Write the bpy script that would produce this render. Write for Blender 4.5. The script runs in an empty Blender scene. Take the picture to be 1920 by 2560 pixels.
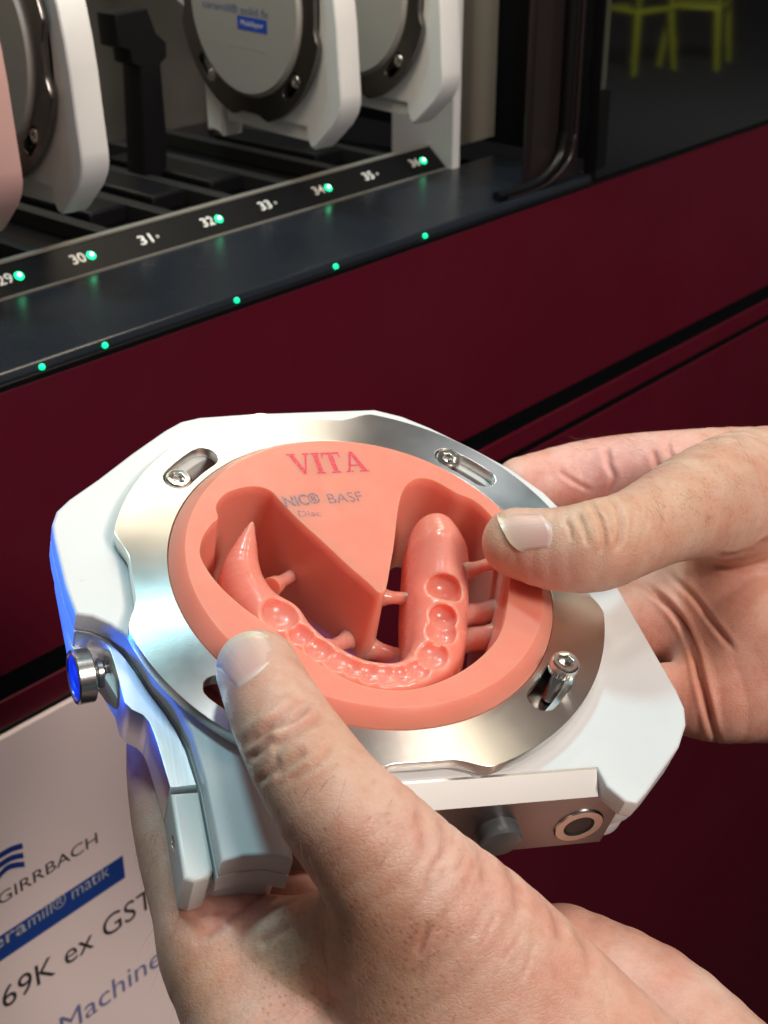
import bpy, bmesh, math, random
import numpy as np
from mathutils import Matrix, Vector
from mathutils.bvhtree import BVHTree

random.seed(4)
sc = bpy.context.scene
COL = sc.collection

# ------------------------------------------------------------------ camera
FPX, CX, CY = 3500.0, 960.0, 1280.0          # focal length and centre in photo pixels
PITCH = math.radians(27.6)
CAM = Vector((0.0, 0.0, 1.50))
RIGHT = Vector((1, 0, 0))
FWD = Vector((0, math.cos(PITCH), -math.sin(PITCH)))
UP = Vector((0, math.sin(PITCH), math.cos(PITCH)))
MCAM = Matrix((RIGHT, UP, -FWD)).transposed().to_4x4()
MCAM.translation = CAM
cd = bpy.data.cameras.new('camera')
cam = bpy.data.objects.new('camera', cd)
COL.objects.link(cam)
cam.matrix_world = MCAM
cd.sensor_fit = 'VERTICAL'
cd.sensor_height = 36.0
cd.sensor_width = 27.0
cd.lens = 36.0 * FPX / 2560.0
cd.clip_start = 0.01
cd.clip_end = 200
cd.dof.use_dof = True
cd.dof.focus_distance = 0.300
cd.dof.aperture_fstop = 38.0
sc.camera = cam

# pose of the held disc in the camera's frame (millimetres), from the clamp ring's circle
RD = Matrix(((0.947574744388667, -0.2351226736504971, 0.21637798439812286),
             (0.011306285436415625, 0.7014142347827799, 0.712664183998128),
             (-0.3193341067070393, -0.6728561507332227, 0.6673007782957308)))
TD = Vector((-4.3313, -13.3909, -314.3397))
MDISC = RD.to_4x4()
MDISC.translation = TD * 0.001
MDISC = MCAM @ MDISC

# ------------------------------------------------------------------ world, lamps, exposure
w = bpy.data.worlds.new('World')
sc.world = w
w.use_nodes = True
w.node_tree.nodes['Background'].inputs['Color'].default_value = (0.62, 0.60, 0.62, 1)
w.node_tree.nodes['Background'].inputs['Strength'].default_value = 0.13
sc.view_settings.view_transform = 'Standard'
sc.view_settings.look = 'None'
sc.view_settings.exposure = 0
sc.view_settings.gamma = 1
sc.view_settings.use_curve_mapping = False


def lamp(name, direc, dist, size, power, color, target=None, frame=MDISC, spread=None, size_y=None):
    """area lamp standing off from the held disc in a direction given in the disc's own axes"""
    ld = bpy.data.lights.new(name, 'AREA')
    ld.shape = 'ELLIPSE' if size_y else 'DISK'
    ld.size = size
    if size_y:
        ld.size_y = size_y
    ld.energy = power
    ld.color = color
    if spread:
        ld.spread = math.radians(spread)
    o = bpy.data.objects.new(name, ld)
    COL.objects.link(o)
    t = frame.translation if target is None else target
    d = (frame.to_3x3() @ Vector(direc)).normalized()
    p = t + d * dist
    o.location = p
    o.rotation_euler = (t - p).to_track_quat('-Z', 'Y').to_euler()
    return o


lamp('ceiling_spot', (-0.28, 0.55, 0.80), 1.7, 0.24, 12.0, (0.50, 0.90, 1.0))
lamp('front_ceiling_spot', (0.36, -0.42, 0.82), 1.5, 0.30, 8.0, (1.0, 0.86, 0.74))
lamp('warm_ceiling_spot', (0.40, 0.26, 0.88), 1.8, 0.20, 3.6, (1.0, 0.84, 0.62))
lamp('neutral_ceiling_spot', (-0.03, 0.32, 0.95), 1.9, 0.24, 4.2, (0.90, 0.97, 1.0))
lamp('added_sign_fill', (0.62, -0.62, 0.75), 1.7, 0.50, 7.5, (1.0, 0.88, 0.84), target=Vector((-0.12, 0.45, 1.15)), frame=Matrix.Identity(4))  # unseen fill lamp added to brighten the sign and red panel
# a blue signal lamp beside the holder's left flank
bl = bpy.data.lights.new('blue_signal_lamp', 'SPOT')
bl.energy = 6.0
bl.color = (0.02, 0.15, 1.0)
bl.spot_size = math.radians(12.5)
bl.spot_blend = 0.6
bl.shadow_soft_size = 0.015
blo = bpy.data.objects.new('blue_signal_lamp', bl)
COL.objects.link(blo)
bt = MDISC @ Vector((-0.066, 0.004, -0.013))
blo.location = bt + (MDISC.to_3x3() @ Vector((-1.0, 0.40, -0.34))).normalized() * 0.26
blo.rotation_euler = (bt - blo.location).to_track_quat('-Z', 'Y').to_euler()


# ------------------------------------------------------------------ helpers


def ray(px, py):
    return Vector(((px - CX) / FPX, -(py - CY) / FPX, -1.0))


RDT = RD.transposed()
_n = RD.col[2]


def loc(px, py, wv):
    """photo pixel -> disc-frame millimetres on the plane wv above the clamp ring"""
    d = ray(px, py)
    o = TD + _n * wv
    s = _n.dot(o) / _n.dot(d)
    return RDT @ (d * s - TD)


def pix(q):
    """disc-frame points (N,3) -> photo pixels and depth"""
    q = np.asarray(q, float)
    c = q @ np.array(RD).T + np.array(TD)
    return CX + FPX * c[:, 0] / -c[:, 2], CY - FPX * c[:, 1] / -c[:, 2], -c[:, 2]


def empty(name, mat=None):
    o = bpy.data.objects.new(name, None)
    o.empty_display_size = 0.02
    COL.objects.link(o)
    if mat is not None:
        o.matrix_world = mat
    return o


def tag(o, label, cat, group=None):
    o['label'] = label
    o['category'] = cat
    if group:
        o['group'] = group
    return o


def obj(name, me, mat, parent=None, mw=None):
    o = bpy.data.objects.new(name, me)
    COL.objects.link(o)
    if mat is not None:
        if not (len(me.materials) == 1 and me.materials[0] == mat):
            me.materials.clear()
            me.materials.append(mat)
    if parent is not None:
        o.parent = parent
    if mw is not None:
        o.matrix_world = mw
    return o


def bm_mesh(bm, name='m', smooth=None, scale=0.001, caps=False):
    bmesh.ops.recalc_face_normals(bm, faces=bm.faces)
    if scale != 1:
        bmesh.ops.scale(bm, vec=(scale,) * 3, verts=bm.verts)
    me = bpy.data.meshes.new(name)
    bm.to_mesh(me)
    bm.free()
    if smooth is not None:
        me.shade_smooth()
        me.set_sharp_from_angle(angle=math.radians(smooth))
        if caps:
            nz = np.empty(len(me.polygons) * 3)
            me.polygons.foreach_get('normal', nz)
            nz = np.abs(nz.reshape(-1, 3))
            me.polygons.foreach_set('use_smooth', (nz[:, 2] < 0.999) if caps == 1 else (nz.max(1) < 0.999))
    return me


def prism(outer, holes, w0, w1, bevel=0.0, seg=2, smooth=35, scale=0.001):
    """a plate with holes between heights w0 < w1, top and bottom edges bevelled"""
    bm = bmesh.new()
    loops = [outer] + list(holes)
    edges = []
    for lp in loops:
        vs = [bm.verts.new((p[0], p[1], w1)) for p in lp]
        edges += [bm.edges.new((vs[i], vs[(i + 1) % len(vs)])) for i in range(len(vs))]
    bmesh.ops.triangle_fill(bm, edges=edges, use_beauty=True, use_dissolve=False)
    if holes:
        # drop faces that fill a hole
        def inside(pt, lp):
            c = False
            for i in range(len(lp)):
                a, b = lp[i], lp[i - 1]
                if (a[1] > pt[1]) != (b[1] > pt[1]) and pt[0] < (b[0] - a[0]) * (pt[1] - a[1]) / (b[1] - a[1]) + a[0]:
                    c = not c
            return c
        bad = [f for f in bm.faces if any(inside(f.calc_center_median(), h) for h in holes)]
        bmesh.ops.delete(bm, geom=bad, context='FACES_ONLY')
    top = list(bm.faces)
    r = bmesh.ops.extrude_face_region(bm, geom=top)
    vs = [v for v in r['geom'] if isinstance(v, bmesh.types.BMVert)]
    bmesh.ops.translate(bm, verts=vs, vec=(0, 0, w0 - w1))
    bmesh.ops.recalc_face_normals(bm, faces=bm.faces)
    if bevel:
        es = []
        for e in bm.edges:
            if len(e.link_faces) == 2:
                a, b = (f.normal for f in e.link_faces)
                if a.angle(b, 0) > math.radians(60) and abs(e.verts[0].co.z - e.verts[1].co.z) < 1e-6:
                    es.append(e)
        bmesh.ops.bevel(bm, geom=es, offset=bevel, segments=seg, affect='EDGES', profile=0.5, clamp_overlap=True)
    return bm_mesh(bm, smooth=smooth, scale=scale, caps=1)


def rounded(pts, rad, n=5):
    """polygon with its corners rounded"""
    out = []
    m = len(pts)
    for i in range(m):
        p, a, b = Vector(pts[i]), Vector(pts[i - 1]), Vector(pts[(i + 1) % m])
        da, db = (a - p), (b - p)
        r = min(rad, da.length * 0.45, db.length * 0.45)
        p0, p1 = p + da.normalized() * r, p + db.normalized() * r
        for k in range(n + 1):
            t = k / n
            out.append(tuple(p0 * (1 - t) ** 2 + p * 2 * t * (1 - t) + p1 * t ** 2))
    return out


def catmull(pts, n=6, closed=True):
    out = []
    m = len(pts)
    P = [Vector(p) for p in pts]
    rng = range(m) if closed else range(m - 1)
    for i in rng:
        if closed:
            a, b, c, d = P[i - 1], P[i], P[(i + 1) % m], P[(i + 2) % m]
        else:
            a, b, c, d = P[max(i - 1, 0)], P[i], P[i + 1], P[min(i + 2, m - 1)]
        for k in range(n):
            t = k / n
            out.append(tuple(0.5 * ((2 * b) + (c - a) * t + (2 * a - 5 * b + 4 * c - d) * t * t + (3 * b - a - 3 * c + d) * t ** 3)))
    if not closed:
        out.append(tuple(P[-1]))
    return out


def circle(r, n=96, c=(0, 0), a0=0.0):
    return [(c[0] + r * math.cos(a0 + 2 * math.pi * i / n), c[1] + r * math.sin(a0 + 2 * math.pi * i / n)) for i in range(n)]


def lathe(profile, n=48, axis='Z', smooth=35, cap=True, scale=0.001):
    """profile: (radius, height) pairs from bottom to top, turned about Z"""
    bm = bmesh.new()
    rings = []
    for r, z in profile:
        if r < 1e-6:
            rings.append([bm.verts.new((0, 0, z))])
        else:
            rings.append([bm.verts.new((r * math.cos(2 * math.pi * i / n), r * math.sin(2 * math.pi * i / n), z)) for i in range(n)])
    for a, b in zip(rings, rings[1:]):
        for i in range(n):
            j = (i + 1) % n
            q = [a[i % len(a)], a[j % len(a)], b[j % len(b)], b[i % len(b)]]
            q2 = []
            for v in q:
                if v not in q2:
                    q2.append(v)
            if len(q2) > 2:
                try:
                    bm.faces.new(q2)
                except ValueError:
                    pass
    if cap:
        for rg in (rings[0], rings[-1]):
            if len(rg) > 2:
                try:
                    bm.faces.new(rg)
                except ValueError:
                    pass
    return bm_mesh(bm, smooth=smooth, scale=scale)


def box(x0, x1, y0, y1, z0, z1, bevel=0.0, seg=2, scale=0.001):
    bm = bmesh.new()
    bmesh.ops.create_cube(bm, size=1)
    bmesh.ops.scale(bm, vec=(x1 - x0, y1 - y0, z1 - z0), verts=bm.verts)
    bmesh.ops.translate(bm, vec=((x0 + x1) / 2, (y0 + y1) / 2, (z0 + z1) / 2), verts=bm.verts)
    if bevel:
        bmesh.ops.bevel(bm, geom=list(bm.edges), offset=bevel, segments=seg, affect='EDGES', profile=0.5)
    return bm_mesh(bm, smooth=35, scale=scale, caps=2)


def tube(pts, radii, n=10, scale=0.001):
    bm = bmesh.new()
    P = [Vector(p) for p in pts]
    rings = []
    up = Vector((0.31, 0.2, 0.93))
    for i, p in enumerate(P):
        t = (P[min(i + 1, len(P) - 1)] - P[max(i - 1, 0)]).normalized()
        s = t.cross(up)
        if s.length < 1e-4:
            s = t.cross(Vector((1, 0, 0)))
        s.normalize()
        q = t.cross(s)
        r = radii[i] if hasattr(radii, '__len__') else radii
        rings.append([bm.verts.new(p + (s * math.cos(2 * math.pi * k / n) + q * math.sin(2 * math.pi * k / n)) * r) for k in range(n)])
    for a, b in zip(rings, rings[1:]):
        for k in range(n):
            bm.faces.new((a[k], a[(k + 1) % n], b[(k + 1) % n], b[k]))
    bm.faces.new(rings[0])
    bm.faces.new(rings[-1])
    return bm_mesh(bm, smooth=50, scale=scale)


# ------------------------------------------------------------------ materials
def material(name, color, rough=0.5, metal=0.0, **kw):
    m = bpy.data.materials.new(name)
    m.use_nodes = True
    b = m.node_tree.nodes['Principled BSDF']
    b.inputs['Base Color'].default_value = (*color, 1)
    b.inputs['Roughness'].default_value = rough
    b.inputs['Metallic'].default_value = metal
    for k, v in kw.items():
        b.inputs[k.replace('_', ' ')].default_value = v
    return m


class N:
    """small node-graph helper"""

    def __init__(self, m):
        self.t = m.node_tree
        self.b = self.t.nodes['Principled BSDF']

    def new(self, typ, **kw):
        n = self.t.nodes.new(typ)
        for k, v in kw.items():
            if k in n.inputs:
                n.inputs[k].default_value = v
            else:
                setattr(n, k, v)
        return n

    def link(self, a, b):
        self.t.links.new(a, b)

    def coord(self):
        return self.new('ShaderNodeTexCoord').outputs['Object']

    def noise(self, scale, detail=3.0, rough=0.5, vec=None):
        n = self.new('ShaderNodeTexNoise')
        n.inputs['Scale'].default_value = scale
        n.inputs['Detail'].default_value = detail
        n.inputs['Roughness'].default_value = rough
        self.link(vec if vec is not None else self.coord(), n.inputs['Vector'])
        return n.outputs['Fac']

    def rng(self, v, a, b, c, d):
        n = self.new('ShaderNodeMapRange')
        n.inputs[1].default_value, n.inputs[2].default_value = a, b
        n.inputs[3].default_value, n.inputs[4].default_value = c, d
        self.link(v, n.inputs[0])
        return n.outputs[0]

    def math(self, op, a, b=None):
        n = self.new('ShaderNodeMath', operation=op)
        for i, x in enumerate((a, b)):
            if x is None:
                continue
            if isinstance(x, (int, float)):
                n.inputs[i].default_value = x
            else:
                self.link(x, n.inputs[i])
        return n.outputs[0]

    def mix(self, fac, a, b, blend='MIX'):
        n = self.new('ShaderNodeMix', data_type='RGBA', blend_type=blend)
        for s, x in ((n.inputs[0], fac), (n.inputs[6], a), (n.inputs[7], b)):
            if isinstance(x, (int, float)):
                s.default_value = x
            elif isinstance(x, tuple):
                s.default_value = (*x, 1) if len(x) == 3 else x
            else:
                self.link(x, s)
        return n.outputs[2]

    def bump(self, h, dist, strength=1.0, prev=None):
        n = self.new('ShaderNodeBump')
        n.inputs['Strength'].default_value = strength
        n.inputs['Distance'].default_value = dist
        self.link(h, n.inputs['Height'])
        if prev is not None:
            self.link(prev, n.inputs['Normal'])
        self.link(n.outputs[0], self.b.inputs['Normal'])
        return n.outputs[0]


M = {}
# white powder-coated plate: satin with a faint orange-peel
m = M['white'] = material('white_coating', (0.80, 0.81, 0.81), 0.42)
g = N(m)
g.bump(g.noise(1400, 2), 0.00006, 0.5)
g.link(g.rng(g.noise(60, 4), 0.3, 0.7, 0.36, 0.50), g.b.inputs['Roughness'])
wc = g.mix(g.rng(g.noise(45, 5), 0.35, 0.75, 0, 1), (0.74, 0.75, 0.75), (0.69, 0.70, 0.70))
g.link(g.mix(g.rng(g.noise(420, 4, 0.7), 0.66, 0.74, 0, 0.35), wc, (0.45, 0.44, 0.42)), g.b.inputs['Base Color'])
# turned steel of the clamp ring: concentric lathe marks, fine pebble
m = M['ring'] = material('turned_steel', (0.80, 0.79, 0.75), 0.30, 1.0, Anisotropic=0.92, Anisotropic_Rotation=0.25)
g = N(m)
tg = g.new('ShaderNodeTangent', direction_type='RADIAL', axis='Z')
g.link(tg.outputs[0], g.b.inputs['Tangent'])
sx = g.new('ShaderNodeSeparateXYZ')
g.link(g.coord(), sx.inputs[0])
rr = g.math('SQRT', g.math('ADD', g.math('MULTIPLY', sx.outputs[0], sx.outputs[0]), g.math('MULTIPLY', sx.outputs[1], sx.outputs[1])))
cb = g.new('ShaderNodeCombineXYZ')
g.link(rr, cb.inputs[0])
lath = g.noise(2600, 2, 0.6, cb.outputs[0])
b1 = g.bump(lath, 0.000012, 0.30)
g.bump(g.noise(1700, 2, 0.7), 0.00003, 0.16, b1)
g.link(g.rng(g.noise(55, 5, 0.65), 0.3, 0.7, 0.27, 0.36), g.b.inputs['Roughness'])
g.link(g.mix(g.rng(g.noise(38, 3), 0.4, 0.65, 0, 1), (0.82, 0.81, 0.78), (0.72, 0.71, 0.66)), g.b.inputs['Base Color'])
# plain machined metals
m = M['steel'] = material('steel', (0.62, 0.61, 0.58), 0.24, 1.0)
g = N(m)
g.bump(g.noise(900, 3), 0.00004, 0.4)
m = M['alu'] = material('milled_aluminium', (0.86, 0.86, 0.84), 0.38, 1.0)
g = N(m)
mp = g.new('ShaderNodeMapping')
mp.inputs['Scale'].default_value = (1, 0.05, 1)
g.link(g.coord(), mp.inputs[0])
g.bump(g.noise(1500, 2, 0.6, mp.outputs[0]), 0.00003, 0.5)
m = M['gold'] = material('warm_milled_metal', (0.74, 0.73, 0.70), 0.36, 1.0)
g = N(m)
mp = g.new('ShaderNodeMapping')
mp.inputs['Scale'].default_value = (0.04, 1, 1)
g.link(g.coord(), mp.inputs[0])
g.bump(g.noise(3200, 2, 0.6, mp.outputs[0]), 0.00001, 0.2)
m = M['shadedsteel'] = material('shaded_satin_metal', (0.30, 0.28, 0.29), 0.36, 1.0)  # block metal with the shade of its front face in the colour
m = M['plastic'] = material('white_plastic', (0.70, 0.72, 0.70), 0.38, Subsurface_Weight=0.25, Subsurface_Scale=0.002)
g = N(m)
g.bump(g.noise(700, 3), 0.00004, 0.5)
M['rubber'] = material('grey_rubber', (0.075, 0.085, 0.09), 0.3)
M['dark'] = material('bore_shade_dark', (0.02, 0.02, 0.022), 0.4)
m = M['blue'] = material('blue_lit_metal', (0.02, 0.20, 0.95), 0.28, 0.35)  # knob face with the blue lamp's light put into its colour
M['bluelight'] = material('blue_mirror', (0.05, 0.35, 1.0), 0.15, 0.9)


def pink_mat(name, c1, c2, rough, sss, spec=0.5, milled=True):
    m = material(name, c1, rough)
    g = N(m)
    g.b.inputs['Subsurface Weight'].default_value = sss
    g.b.inputs['Subsurface Radius'].default_value = (1.0, 0.30, 0.16)
    g.b.inputs['Subsurface Scale'].default_value = 0.0075
    g.b.inputs['Specular IOR Level'].default_value = spec
    g.link(g.mix(g.rng(g.noise(120, 4), 0.3, 0.7, 0, 1), c1, c2), g.b.inputs['Base Color'])
    g.link(g.rng(g.noise(160, 4), 0.3, 0.7, rough - 0.06, rough + 0.08), g.b.inputs['Roughness'])
    b0 = g.bump(g.noise(900, 3), 0.00005, 0.4)
    # tool-path lines left by the cutter
    mpp = g.new('ShaderNodeMapping')
    mpp.inputs['Rotation'].default_value = (0, 0, 0.5)
    mpp.inputs['Scale'].default_value = (0.05, 1, 1)
    g.link(g.coord(), mpp.inputs[0])
    g.bump(g.noise(1900, 2, 0.6, mpp.outputs[0]), 0.00003, 0.35, b0)
    return m


M['pink'] = pink_mat('pink_acrylic', (0.84, 0.305, 0.225), (0.81, 0.275, 0.195), 0.34, 0.85)
M['pinkden'] = pink_mat('pink_polished_acrylic', (0.84, 0.305, 0.235), (0.81, 0.275, 0.205), 0.24, 0.85)
M['vita'] = material('magenta_print', (0.72, 0.05, 0.13), 0.5)
g = N(M['vita'])
g.link(g.mix(g.rng(g.noise(3200, 2, 0.7), 0.50, 0.66, 0, 1), (0.72, 0.02, 0.055), (0.82, 0.26, 0.24)), g.b.inputs['Base Color'])
M['print'] = material('grey_print', (0.16, 0.13, 0.14), 0.5)
g = N(M['print'])
g.link(g.mix(g.rng(g.noise(3000, 2, 0.7), 0.45, 0.6, 0, 1), (0.13, 0.13, 0.16), (0.62, 0.28, 0.25)), g.b.inputs['Base Color'])

# ------------------------------------------------------------------ flat lettering


def text_mesh(s, bold=0.0):
    c = bpy.data.curves.new('t', 'FONT')
    c.body = s
    c.size = 1.0
    c.offset = bold
    c.resolution_u = 4
    o = bpy.data.objects.new('t', c)
    COL.objects.link(o)
    bpy.context.view_layer.update()
    dg = bpy.context.evaluated_depsgraph_get()
    me = bpy.data.meshes.new_from_object(o.evaluated_get(dg))
    bpy.data.objects.remove(o)
    bpy.data.curves.remove(c)
    co = np.empty(len(me.vertices) * 3)
    me.vertices.foreach_get('co', co)
    return me, co.reshape(-1, 3)


def fit_text(name, s, mat, parent, origin, xdir, ydir, width, height, bold=0.0, slant=0.0):
    """letters laid flat on a surface: origin = baseline left, width x cap height"""
    me, co = text_mesh(s, bold)
    x0, x1 = co[:, 0].min(), co[:, 0].max()
    y1 = 0.729 if any(ch.isupper() or ch.isdigit() or ch in 'lkthdb' for ch in s) else 0.53
    x = (co[:, 0] - x0) / (x1 - x0) * width + slant * co[:, 1] / y1 * height
    y = co[:, 1] / y1 * height
    out = np.array(origin) + np.outer(x, xdir) + np.outer(y, ydir)
    me.vertices.foreach_set('co', (out * 0.001).ravel())
    me.update()
    return obj(name, me, mat, parent)


# ------------------------------------------------------------------ the disc holder (cassette)
PLATE = [(18, 61), (25, 58.4), (31.7, 53.9), (41.6, 45.6), (49, 38.5), (55.6, 29.5), (59.6, 20), (62.2, 8), (63.8, -3.5),
         (65.2, -22), (66.3, -35), (66.2, -40), (64.6, -44.5), (60.5, -50), (48, -61), (45, -63.2), (42.6, -62.5), (39.8, -58.4),
         (39.4, -53.6), (-27.5, -53.6), (-29.5, -69.0), (-34, -67.4), (-38.5, -67.2), (-43.0, -68.0), (-43.2, -49), (-44.3, -38), (-45.6, -33),
         (-47.5, -28.3), (-50, -23.3), (-52.4, -17), (-54.2, -12.8), (-57.1, -9.3), (-60.6, -6.9), (-64, -6.1), (-65.5, 2.2), (-66.8, 16),
         (-66.9, 20.5), (-65.6, 24.6), (-62.5, 28.4), (-55.4, 35), (-46.5, 44), (-37.6, 52.3), (-33.2, 55.6), (-28.4, 57.2), (-15, 58.8)]
CORE = [p for p in PLATE if p not in ((48, -61), (45, -63.2), (42.6, -62.5), (39.8, -58.4), (39.4, -53.6))]
CORE.insert(CORE.index((60.5, -50)) + 1, (51.5, -57.6))
CORE.insert(CORE.index((60.5, -50)) + 2, (46.3, -57.8))
CORE.insert(CORE.index((60.5, -50)) + 3, (46.2, -53.5))
LOWER = [(17, 60), (31, 53), (48.5, 37.5), (59, 19.5), (63, -3.5), (65.3, -35), (60, -49), (51, -57), (46.3, -57.5), (46.3, -53.4),
         (-27.8, -53.4), (-30.5, -66.5), (-42.8, -66.4), (-47.6, -62), (-48.2, -45), (-51.2, -31), (-54.6, -25), (-58.5, -14), (-64.3, -7), (-65.8, 18), (-62, 27.5), (-37, 51.5), (-28, 56.2), (-15, 57.8)]
BASE = [(17, 58), (31, 51), (47, 36), (57, 19), (61, -3.5), (64, -35), (59, -48.5), (50.5, -56), (46.3, -56.5), (46.3, -53.4),
        (-24, -53.4), (-38, -46), (-46, -26), (-50, -6), (-52, 18), (-48, 34), (-35, 49), (-27, 54), (-15, 56)]
LEVER = [(-63.6, -6.6), (-60.8, -7.6), (-58.3, -9.4), (-57.1, -11.8), (-56.5, -16.3), (-56.0, -21.1), (-55.6, -26.0), (-54.4, -28.0), (-52.3, -29.5), (-51.2, -31.4),
         (-50.6, -34.4), (-49.9, -39.8), (-49.1, -47.4), (-43.9, -47.4), (-44.9, -39), (-46.1, -34.2), (-47.9, -29.4), (-50.3, -24.2), (-52.7, -18),
         (-54.6, -13.7), (-57.4, -10.2), (-60.6, -7.9)]
LEVER = LEVER[:20] + [(-57.0, -9.9), (-60.4, -7.25), (-63.5, -6.45)]
BLOCK = [(-49.2, -48.6), (-43.6, -48.6), (-43.4, -66.0), (-44.6, -67.8), (-47.4, -68.4), (-49.3, -67.4)]


def ring_outline(n=360, r=56.2, q0=51.9):
    out = []
    for i in range(n):
        a = 2 * math.pi * i / n
        x, y = math.cos(a), math.sin(a)
        best = r
        for k in range(4):
            b = k * math.pi / 2
            c, s = math.cos(a - b), math.sin(a - b)
            if c > 0.5:
                # notch floor height as a function of sideways distance
                rad = r
                for _ in range(4):
                    sl = abs(rad * s)
                    t = min(max((sl - 5.5) / (14.4 - 5.5), 0), 1)
                    t = t * t * (3 - 2 * t)
                    q = q0 + (54.3 - q0) * t
                    rad = q / c if sl < 14.4 else r
                    rad = min(rad, r)
                best = min(best, rad)
        out.append((best * x, best * y))
    return out


def slot_outline(mid, half=6.0, rc=48.9, w=3.35, n=8):
    a0, a1 = math.radians(mid - half), math.radians(mid + half)
    out = []
    for k in range(n + 1):
        a = a0 + (a1 - a0) * k / n
        out.append(((rc + w) * math.cos(a), (rc + w) * math.sin(a)))
    c = (rc * math.cos(a1), rc * math.sin(a1))
    for k in range(1, n):
        a = a1 + math.pi * k / n
        out.append((c[0] + w * math.cos(a), c[1] + w * math.sin(a)))
    for k in range(n + 1):
        a = a1 + (a0 - a1) * k / n
        out.append(((rc - w) * math.cos(a), (rc - w) * math.sin(a)))
    c = (rc * math.cos(a0), rc * math.sin(a0))
    for k in range(1, n):
        a = a0 + math.pi + math.pi * k / n
        out.append((c[0] + w * math.cos(a), c[1] + w * math.sin(a)))
    return out


def bolt_meshes():
    """socket-head cap screw: knurled head with a bevelled rim and a hexagonal recess; shank"""
    bm = bmesh.new()
    n = 72
    prof = [(2.9, -3.4), (3.1, -3.2), (3.1, -0.55), (2.98, -0.25), (2.7, 0.0), (1.9, 0.0)]
    rings = []
    for j, (r, z) in enumerate(prof):
        ring = []
        for i in range(n):
            rr_ = r + (0.09 if (i % 2 and j in (1, 2)) else 0)
            ring.append(bm.verts.new((rr_ * math.cos(2 * math.pi * i / n), rr_ * math.sin(2 * math.pi * i / n), z)))
        rings.append(ring)

    def hexr(a, ap=1.4):
        a = (a % (math.pi / 3)) - math.pi / 6
        return ap / math.cos(a)
    for z, k in ((-0.12, 1.05), (-0.3, 1.0), (-1.7, 1.0)):
        rings.append([bm.verts.new((hexr(2 * math.pi * i / n) * k * math.cos(2 * math.pi * i / n), hexr(2 * math.pi * i / n) * k * math.sin(2 * math.pi * i / n), z)) for i in range(n)])
    for a, b in zip(rings, rings[1:]):
        for i in range(n):
            bm.faces.new((a[i], a[(i + 1) % n], b[(i + 1) % n], b[i]))
    bm.faces.new(rings[-1])
    bm.faces.new(rings[0])
    head = bm_mesh(bm, 'bolt_head', 30)
    prof = [(1.3, -13)]
    z = -13.0
    while z < -3.6:
        prof += [(1.55, z + 0.2), (1.25, z + 0.5)]
        z += 0.5
    prof += [(1.3, -3.1)]
    shank = lathe(prof, 20)
    return head, shank


BOLT_HEAD, BOLT_SHANK = bolt_meshes()
ME = {}
ME['plate'] = prism(PLATE, [circle(51.0, 128)], -9.4, -4.0, 0.7, 3)
ME['core'] = prism(CORE, [circle(50.8, 128)], -14.1, -9.5, 0.1, 1)
ME['lower'] = prism(rounded(LOWER, 2, 3), [circle(47.5, 96)], -20.6, -14.2, 0.6, 2)
ME['storedplate'] = prism(PLATE, [circle(51.0, 128)], -17.0, -4.0, 1.2, 3)
ME['storedring'] = prism(ring_outline(), [circle(44.05, 160)] + [slot_outline(45 + 90 * k) for k in range(4)], -2.9, 0.0, 0.22, 2, 30)
M['ringshaded'] = material('shaded_steel_ring', (0.20, 0.19, 0.18), 0.26, 1.0)  # clamp ring's steel darkened, the rack's dark reflections put into its colour
ME['storedfront'] = box(-27, 39, -60.5, -53.7, -17, -5.5, 0.8)
ME['base'] = prism(rounded(BASE, 2, 3), [circle(47.0, 96)], -27.0, -20.8, 0.6, 2)
ME['ring'] = prism(ring_outline(), [circle(44.05, 160)] + [slot_outline(45 + 90 * k) for k in range(4)], -2.9, 0.0, 0.22, 2, 30)
ME['seat'] = prism(ring_outline(240, 54.6, 50.6), [circle(44.6, 128)], -13.6, -9.0, 0.2, 1)
ME['gasket'] = prism(ring_outline(240, 55.2, 51.3), [circle(52.4 - 1.9, 128)], -4.6, -3.05, 0.2, 1)
ME['lever'] = prism(LEVER, [], -20.5, -9.0, 0.45, 2)
ME['block'] = prism(BLOCK, [], -20.4, -9.2, 1.0, 3)


def front_block():
    sec = [(-52.0, -4.3), (-54.0, -4.3), (-58.3, -8.0), (-58.3, -9.6), (-58.3, -26.0), (-57.0, -27.2), (-52.0, -27.2)]
    bm = bmesh.new()
    a = [bm.verts.new((-27.8, p[0], p[1])) for p in sec]
    b = [bm.verts.new((39.2 if p[1] > -9 else 46.0, p[0], p[1])) for p in sec]
    n = len(sec)
    for i in range(n):
        bm.faces.new((a[i], a[(i + 1) % n], b[(i + 1) % n], b[i]))
    bm.faces.new(a)
    bm.faces.new(b)
    bmesh.ops.triangulate(bm, faces=[f for f in bm.faces if len(f.verts) > 4])
    me = bm_mesh(bm)
    me.materials.append(M['gold'])
    me.materials.append(M['shadedsteel'])
    for p in me.polygons:
        p.material_index = 1 if (p.normal.y < -0.9 or p.normal.z < -0.3) else 0  # front and underside take the shaded copy of the metal
    return me


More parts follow.
